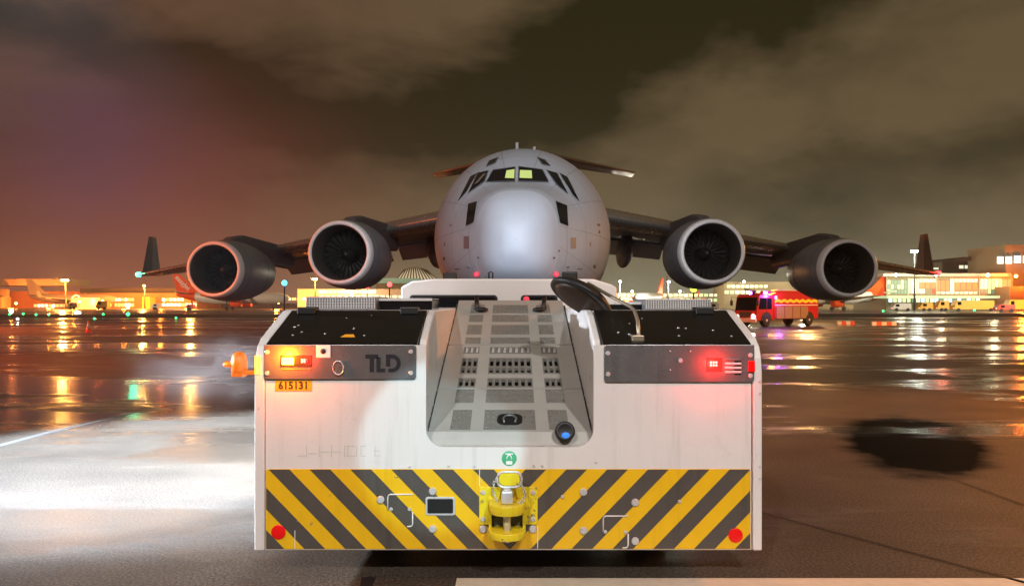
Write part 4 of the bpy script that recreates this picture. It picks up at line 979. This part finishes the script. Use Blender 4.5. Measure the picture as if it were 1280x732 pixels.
# airliners
M['air_white'] = mat('airliner_white', (.72, .70, .66), .35, var=.05, vscale=.5)
M['air_orange'] = mat('airliner_orange', (.90, .09, .005), .55, spec=.2)
M['air_pink'] = mat('airliner_pink', (.62, .45, .38), .4)
def airliner(label, px_tail, Y, ang, fin='air_orange', body='air_white', word=None, L=37):
    """tail tip at px_tail; ang = heading of the nose, degrees from +x"""
    t = thing('parked_airliner', label, 'airliner', (gx(px_tail, Y), Y, 0), R(ang), 'airliners parked at the terminal')
    ax = Matrix.Translation((0, 0, 3.9)) @ Matrix.Rotation(R(90), 4, 'Y')
    f = MB(); prof = [(0.15, 0), (.6, 1.0), (1.2, 4), (1.75, 8), (1.97, 12), (1.97, 30), (1.85, 33), (1.45, 35.2), (.8, 36.6), (.0, 37.2)]
    f.lathe(prof, ax, 24); o = f.build('fuselage', body, t)
    for v in o.data.vertices:
        if v.co.x < 11: v.co.z += (11 - v.co.x) * .10
    MB().prism([(0.6, 4.8), (-1.2, 11.8), (1.2, 11.8), (6.2, 6.9), (9.4, 5.4)], 'y', -.18, .18).build('tail_fin', fin, t)
    tcn = MB().lathe([(.17, -.02), (.63, 1.0), (1.23, 4), (1.60, 6.5)], ax, 24, caps=False).build('tail_cone', fin, t)
    for v in tcn.data.vertices: v.co.z += (11 - v.co.x) * .10 + .01
    for s in (-1, 1):
        MB().add([(1.5, 0, 5.2), (5.0, 0, 5.2), (3.2, s * 6.2, 5.9), (1.6, s * 6.2, 5.9), (1.5, 0, 5.35), (5.0, 0, 5.4), (3.2, s * 6.2, 6.0), (1.6, s * 6.2, 6.0)], [(0, 1, 2, 3), (4, 7, 6, 5), (0, 4, 5, 1), (1, 5, 6, 2), (2, 6, 7, 3), (3, 7, 4, 0)]).build('tailplane', body, t)
        MB().add([(15, s * 1.2, 2.9), (22.5, s * 1.2, 2.9), (15.5, s * 16.8, 4.4), (13.8, s * 16.8, 4.4), (15, s * 1.2, 3.4), (22.5, s * 1.2, 3.5), (15.5, s * 16.8, 4.55), (13.8, s * 16.8, 4.55)], [(0, 1, 2, 3), (4, 7, 6, 5), (0, 4, 5, 1), (1, 5, 6, 2), (2, 6, 7, 3), (3, 7, 4, 0)]).build('wing', body, t)
        MB().prism([(13.8, 4.4), (15.5, 4.4), (13.9, 6.8), (13.0, 6.8)], 'y', s * 16.8 - .1, s * 16.8 + .1).build('winglet', fin, t)
        MB().lathe([(1.0, 0), (1.15, .6), (1.12, 2), (.8, 3.6), (.6, 3.6)], Matrix.Translation((23.0, s * 5.8, 2.0)) @ Matrix.Rotation(R(-90), 4, 'Y'), 18).build('engine', fin, t)
        for x in (10.2, 31.5) if s > 0 else (10.2,): pass
        MB().cyl((17.5, s * 3.3, .55), (17.5, s * 3.3, 3), .18).build('landing_gear', 'dark_wall', t)
        MB().lathe([(.55, -.45), (.55, .45)], Matrix.Translation((17.5, s * 3.3, .55)) @ Matrix.Rotation(R(90), 4, 'X'), 16).build('wheel', 'rubber', t)
    MB().cyl((32, 0, .4), (32, 0, 2.4), .14).build('landing_gear', 'dark_wall', t)
    MB().lathe([(.4, -.35), (.4, .35)], Matrix.Translation((32, 0, .4)) @ Matrix.Rotation(R(90), 4, 'X'), 14).build('wheel', 'rubber', t)
    for k in range(24):
        for s in (-1, 1): pass
    if word:
        me = text_mesh(word, 2.2, .02, bold=.02)
        me.transform(Matrix.Translation((2.25, -.21, 8.9)) @ Matrix.Rotation(R(90), 4, 'X') @ Matrix.Rotation(R(-46), 4, 'Z'))
        link('lettering', me, 'white_print', t)
    return t
def airliner_windows(t):
    pass
airliner('white airliner with an orange tail fin bearing white lettering, parked at left', 220, 246, 4, word='easyJet')
airliner('white airliner whose orange tail shows right of the right outer engine', 1111, 236, 188, word=None)
airliner('distant white airliner with a slim orange tail right of the fuselage', 828, 285, 244)
airliner('pinkish small-looking airliner in front of the far left hangar', 36, 300, 2, 'air_pink', 'air_pink')

# traffic cone
Yc_ = gy(415.5); Xc = gx(110.5, Yc_)
t = thing('traffic_cone', 'orange and white traffic cone standing alone on the wet apron at left', 'traffic cone', (Xc, Yc_, 0))
M['cone_orange'] = mat('cone_orange', (.9, .09, .01), .45, emit=(1, .10, .01), estr=.05)
MB().box(-.23, .23, -.23, .23, 0, .05).build('base', 'cone_orange', t)
c1 = MB().lathe([(.19, .05), (.13, .38)], None, 20).build('cone', 'cone_orange', t)
MB().lathe([(.137, .36), (.075, .72)], None, 20).build('reflective_sleeve', 'white_print', c1)
MB().lathe([(.078, .70), (.045, .9), (0, .9)], None, 20).build('cone_tip', 'cone_orange', c1)
# red and white barriers lying on the apron at right
M['bar_red'] = mat('barrier_red', (.75, .03, .04), .45)
def barrier(label, px0, px1, py, n, first):
    Yb = gy(py + 2.5); a, c = gx(px0, Yb), gx(px1, Yb)
    t = thing('apron_barrier', label, 'barrier', ((a + c) / 2, Yb, 0), 0, 'red and white barriers on the apron')
    for k in range(n):
        w = (c - a) / n
        MB().prism([(-.2, 0), (.2, 0), (.13, .38), (-.13, .38)], 'x', a + w * k - (a + c) / 2, a + w * (k + 1) - .03 - (a + c) / 2).build('segment', 'bar_red' if (k + first) % 2 else 'white_print', t)
barrier('shorter red and white barrier just right of the fire engine', 1046, 1068, 403, 4, 0)
barrier('longer red and white barrier standing further right on the apron', 1089, 1120, 404, 5, 0)
# service vehicles in front of the right terminal
M['van_yellow'] = mat('van_yellow', (.75, .42, .02), .4); M['van_white'] = mat('van_white', (.7, .7, .68), .4); M['van_red'] = mat('van_red', (.7, .06, .03), .4)
def service(label, px0, px1, m, Y=205, H=2.5):
    a, c = gx(px0, Y), gx(px1, Y); L = c - a
    t = thing('service_vehicle', label, 'service vehicle', ((a + c) / 2, Y, 0), 0, 'service vehicles at the terminal')
    MB().prism([(-L / 2, .5), (L / 2, .5), (L / 2, H), (-L / 2 + .9, H), (-L / 2 + .15, H * .55)], 'y', -1, 1).build('body', m, t, bevel=.08)
    MB().box(-L / 2 + 1.0, -L / 2 + 2.0, -1.03, -1.005, H * .58, H * .88).build('window', 'cab_glass', t)
    for x in (-L / 2 + 1.2, L / 2 - 1.0):
        MB().lathe([(.45, -.2), (.45, .2)], Matrix.Translation((x, -.95, .45)) @ Matrix.Rotation(R(90), 4, 'X'), 14).build('wheel', 'rubber', t)
    MB().box(-L / 2 - .02, -L / 2 + .05, -.85, -.55, .8, 1.0).build('headlight', 'win_white', t)
for lab, a, c, m, H in (('white van leftmost of the vehicles below the glass terminal', 1113, 1137, 'van_white', 2.2), ('yellow loader under the terminal canopy beside the white van', 1147, 1164, 'van_yellow', 2.4), ('boxy yellow truck in the middle of the row below the terminal', 1169, 1184, 'van_yellow', 2.9),
                    ('long yellow bus below the red shop displays', 1190, 1240, 'van_yellow', 3.0), ('red car in front of the yellow bus at right', 1243, 1266, 'van_red', 1.9), ('second yellow bus at the right edge of the photo', 1256, 1290, 'van_yellow', 3.2)):
    service(lab, a, c, m, 205 if 'red car' not in lab else 190, H)

for lab, a, c, m, Yv, H in (('white van beside the pink stair block at left', 86, 98, 'van_white', 262, 2.4), ('orange-lit truck in front of the left window rows', 121, 136, 'van_yellow', 255, 3.0), ('small pale van right of the orange stair tower', 190, 200, 'van_white', 250, 2.1), ('red tractor under the leaning orange tail fin', 232, 243, 'van_red', 232, 1.8),
                      ('yellow loader behind the right side of the tug bonnet', 800, 812, 'van_yellow', 270, 2.6), ('white van left of the red fire engine', 884, 898, 'van_white', 200, 2.3)):
    service(lab, a, c, m, Yv, H)
# ================================================================== fire engine
M['fire_red'] = mat('fire_red', (.50, .010, .008), .3, var=.06, vscale=1, coat=.5, emit=(1, .02, .01), estr=.03)  # slight red glow added to brighten the paint
M['locker'] = mat('locker_grey', (.40, .26, .16), .4, .3, var=.1, vscale=2)
FY = 74.0
ft = thing('fire_engine', 'red airport fire engine with a yellow chequered band and blue lights on the apron', 'fire engine', (gx(975, FY + 1.5), FY + 2.2, 0), R(180 + 33))
# local: +x forward (nose), +y = its left side ... camera sees the nose and the side at local +y
L2 = 4.9; hw = 1.35
MB().prism([(-L2, .75), (2.3, .75), (2.3, 3.25), (2.0, 3.4), (-L2 + .15, 3.4), (-L2, 3.2)], 'y', -hw, hw).build('body', 'fire_red', ft, bevel=.06)
cb = MB().prism([(2.35, .6), (L2, .6), (L2 + .1, 1.5), (L2 - .25, 3.0), (L2 - .5, 3.2), (2.35, 3.25)], 'y', -hw, hw).build('cab', 'fire_red', ft, bevel=.08)
MB().prism([(L2 + .125, 1.62), (L2 - .18, 2.92), (L2 - .22, 2.92), (L2 + .085, 1.62)], 'y', -hw + .12, hw - .12).build('windscreen', 'cab_glass', cb)
for s in (-1, 1):
    MB().prism([(2.7, 1.75), (3.35, 1.75), (3.35, 2.85), (2.7, 2.85)], 'y', s * (hw + .002), s * (hw + .03)).build('side_window', 'cab_glass', cb)
    MB().prism([(3.5, 1.75), (4.65, 1.75), (4.4, 2.85), (3.5, 2.85)], 'y', s * (hw + .002), s * (hw + .03)).build('side_window', 'cab_glass', cb)
    for k in range(4):
        MB().box(-3.1 + 1.28 * k, -3.1 + 1.28 * k + 1.2, *sorted((s * (hw + .002), s * (hw + .04))), .8, 2.0).build('locker_shutter', 'locker', ft)
    zig = []; n = 14
    for k in range(n + 1): zig.append((-4.7 + 6.9 * k / n, 2.62 + (.16 if k % 2 else 0)))
    for k in range(n, -1, -1): zig.append((-4.7 + 6.9 * k / n, 2.34 + (.16 if k % 2 else 0)))
    MB().prism(zig, 'y', s * (hw + .003), s * (hw + .02)).build('warning_band', mat('band_yellow', (.9, .6, .02), .35, emit=(1, .55, .02), estr=.3), ft)  # yellow glow added to brighten the band
    for x in (-3.3, 3.5):
        mt = Matrix.Translation((x, s * (hw - .35), .62)) @ Matrix.Rotation(R(-90 * s), 4, 'X')
        wq = MB().lathe([(.35, -.05), (.58, -.05), (.62, .04), (.62, .36), (.55, .42), (.34, .42)], mt, 24).build('wheel', 'rubber', ft)
        MB().lathe([(.34, .40), (.2, .34), (.1, .43), (0, .43)], mt, 16).build('rim', 'bright_steel', wq)
        MB().prism([(x + .85 * math.cos(R(a)), .62 + .85 * math.sin(R(a))) for a in range(0, 181, 20)], 'y', s * (hw + .003), s * (hw + .025)).build('wheel_arch', 'black', ft)
    MB().cyl((L2 + .02, s * .95, 1.05), (L2 + .12, s * .95, 1.05), .17, n=14).build('headlight', 'headlight' if s > 0 else 'win_white', cb)
    MB().box(2.9, 3.2, s * .9 - .16, s * .9 + .16, 3.25, 3.5).build('blue_light', 'lamp_violet', cb, bevel=.05)
MB().box(L2, L2 + .28, -hw, hw, .45, .85).build('bumper', 'white_print', ft, bevel=.05)
MB().box(2.0, 2.2, hw + .002, hw + .12, 2.75, 3.05).build('blue_light', 'lamp_violet', ft, bevel=.04)
MB().cyl((1.2, .3, 3.4), (1.2, .3, 3.62), .13, n=14).build('beacon', 'glow_amber', ft)
mn = MB().cyl((L2 - 1.2, 0, 3.2), (L2 - 1.2, 0, 3.55), .18, n=12).build('water_cannon', 'black', ft)
MB().cyl((L2 - 1.4, 0, 3.6), (L2 + .2, 0, 3.72), .10, .07, n=12).build('barrel', 'black', mn)
MB().box(-4.6, 1.6, -.9, .9, 3.41, 3.6).build('roof_rack', 'fire_red', ft)
for sy in (.25, .75): MB().box(-4.4, 1.2, sy - .04, sy + .04, 3.62, 3.70).build('ladder_rail', 'bright_steel', ft)
for k in range(12): MB().box(-4.3 + .48 * k, -4.24 + .48 * k, .29, .71, 3.63, 3.68).build('ladder_rung', 'bright_steel', ft)
for s in (-1, 1):
    ma = MB().tube([(L2 - .2, s * (hw - .05), 2.9), (L2 + .25, s * (hw + .25), 2.95), (L2 + .25, s * (hw + .25), 2.4)], .03, 6).build('mirror_arm', 'black', cb)
    MB().box(L2 + .18, L2 + .3, s * (hw + .25) - .12, s * (hw + .25) + .12, 2.1, 2.6).build('mirror', 'black', ma)
    MB().box(3.40, 3.44, *sorted((s * (hw + .001), s * (hw + .012))), 1.2, 3.0).build('door_seam', 'black', cb)
MB().prism([(L2 + .115, .95), (L2 + .115, 1.5), (L2 + .135, 1.5), (L2 + .135, .95)], 'y', -.7, .7).build('radiator_grille', 'black', cb)
MB().box(-L2 + .1, 2.2, hw + .002, hw + .018, 2.1, 2.2).build('side_stripe', 'white_print', ft)
for z in (1.4, 2.9): MB().box(-L2 - .05, -L2 - .003, .9, 1.2, z - .1, z + .1).build('tail_light', 'red_lamp', ft)
fm = ROOTS[ft.name]
lamp('truck_blue_glow', 'POINT', fm @ Vector((2.6, hw + .8, 3.1)), 420, (.35, .08, 1), .15)
lamp('truck_beacon_glow', 'POINT', fm @ Vector((1.2, .3, 4.0)), 500, (1, .45, .05), .15)
lamp('truck_headlight_beam', 'SPOT', fm @ Vector((L2 + .2, .95, 1.05)), 2500, (1, .95, .85), .1, fm @ Vector((L2 + 14, .95, 0)), 60, .5)
lamp('terminal_spill', 'POINT', (gx(960, 110), 96, 9), 9000, (1, .5, .18), .6)

# ------------------------------------------------------------------ damp night air over the airfield
hz_m = bpy.data.materials.new('damp_air'); hz_m.use_nodes = True; t = hz_m.node_tree; t.nodes.clear()
pv_ = t.nodes.new('ShaderNodeVolumePrincipled'); pv_.inputs['Color'].default_value = (.9, .9, .9, 1); pv_.inputs['Density'].default_value = .00022; pv_.inputs['Anisotropy'].default_value = .3
oo = t.nodes.new('ShaderNodeOutputMaterial'); t.links.new(pv_.outputs[0], oo.inputs['Volume'])
MB().box(-420, 420, -30, 400, -1, 45).build('haze', hz_m, kind='stuff')

# steam drifting off the wet concrete left of the tug
st = bpy.data.materials.new('steam'); st.use_nodes = True; t = st.node_tree; t.nodes.clear(); q = NG(t)
co = t.nodes.new('ShaderNodeTexCoord').outputs['Object']
ln_ = t.nodes.new('ShaderNodeVectorMath'); ln_.operation = 'LENGTH'; t.links.new(co, ln_.inputs[0])
fall = q.m('SUBTRACT', 1.0, q.ss(ln_.outputs['Value'], .25, .95))
dn = q.m('MULTIPLY', fall, q.ss(q.noise(co, 1.9, 5, .6, .4), .40, .72))
pv_ = t.nodes.new('ShaderNodeVolumePrincipled'); pv_.inputs['Color'].default_value = (.95, .93, .9, 1); t.links.new(q.m('MULTIPLY', dn, .085), pv_.inputs['Density'])
oo = t.nodes.new('ShaderNodeOutputMaterial'); t.links.new(pv_.outputs[0], oo.inputs['Volume'])
sv = MB().ball((0, 0, 0), 1.0, n=20, m=12).build('steam', st, kind='stuff')
sv.location = at(262, 462, 11.5); sv.scale = (1.7, 1.5, .75)
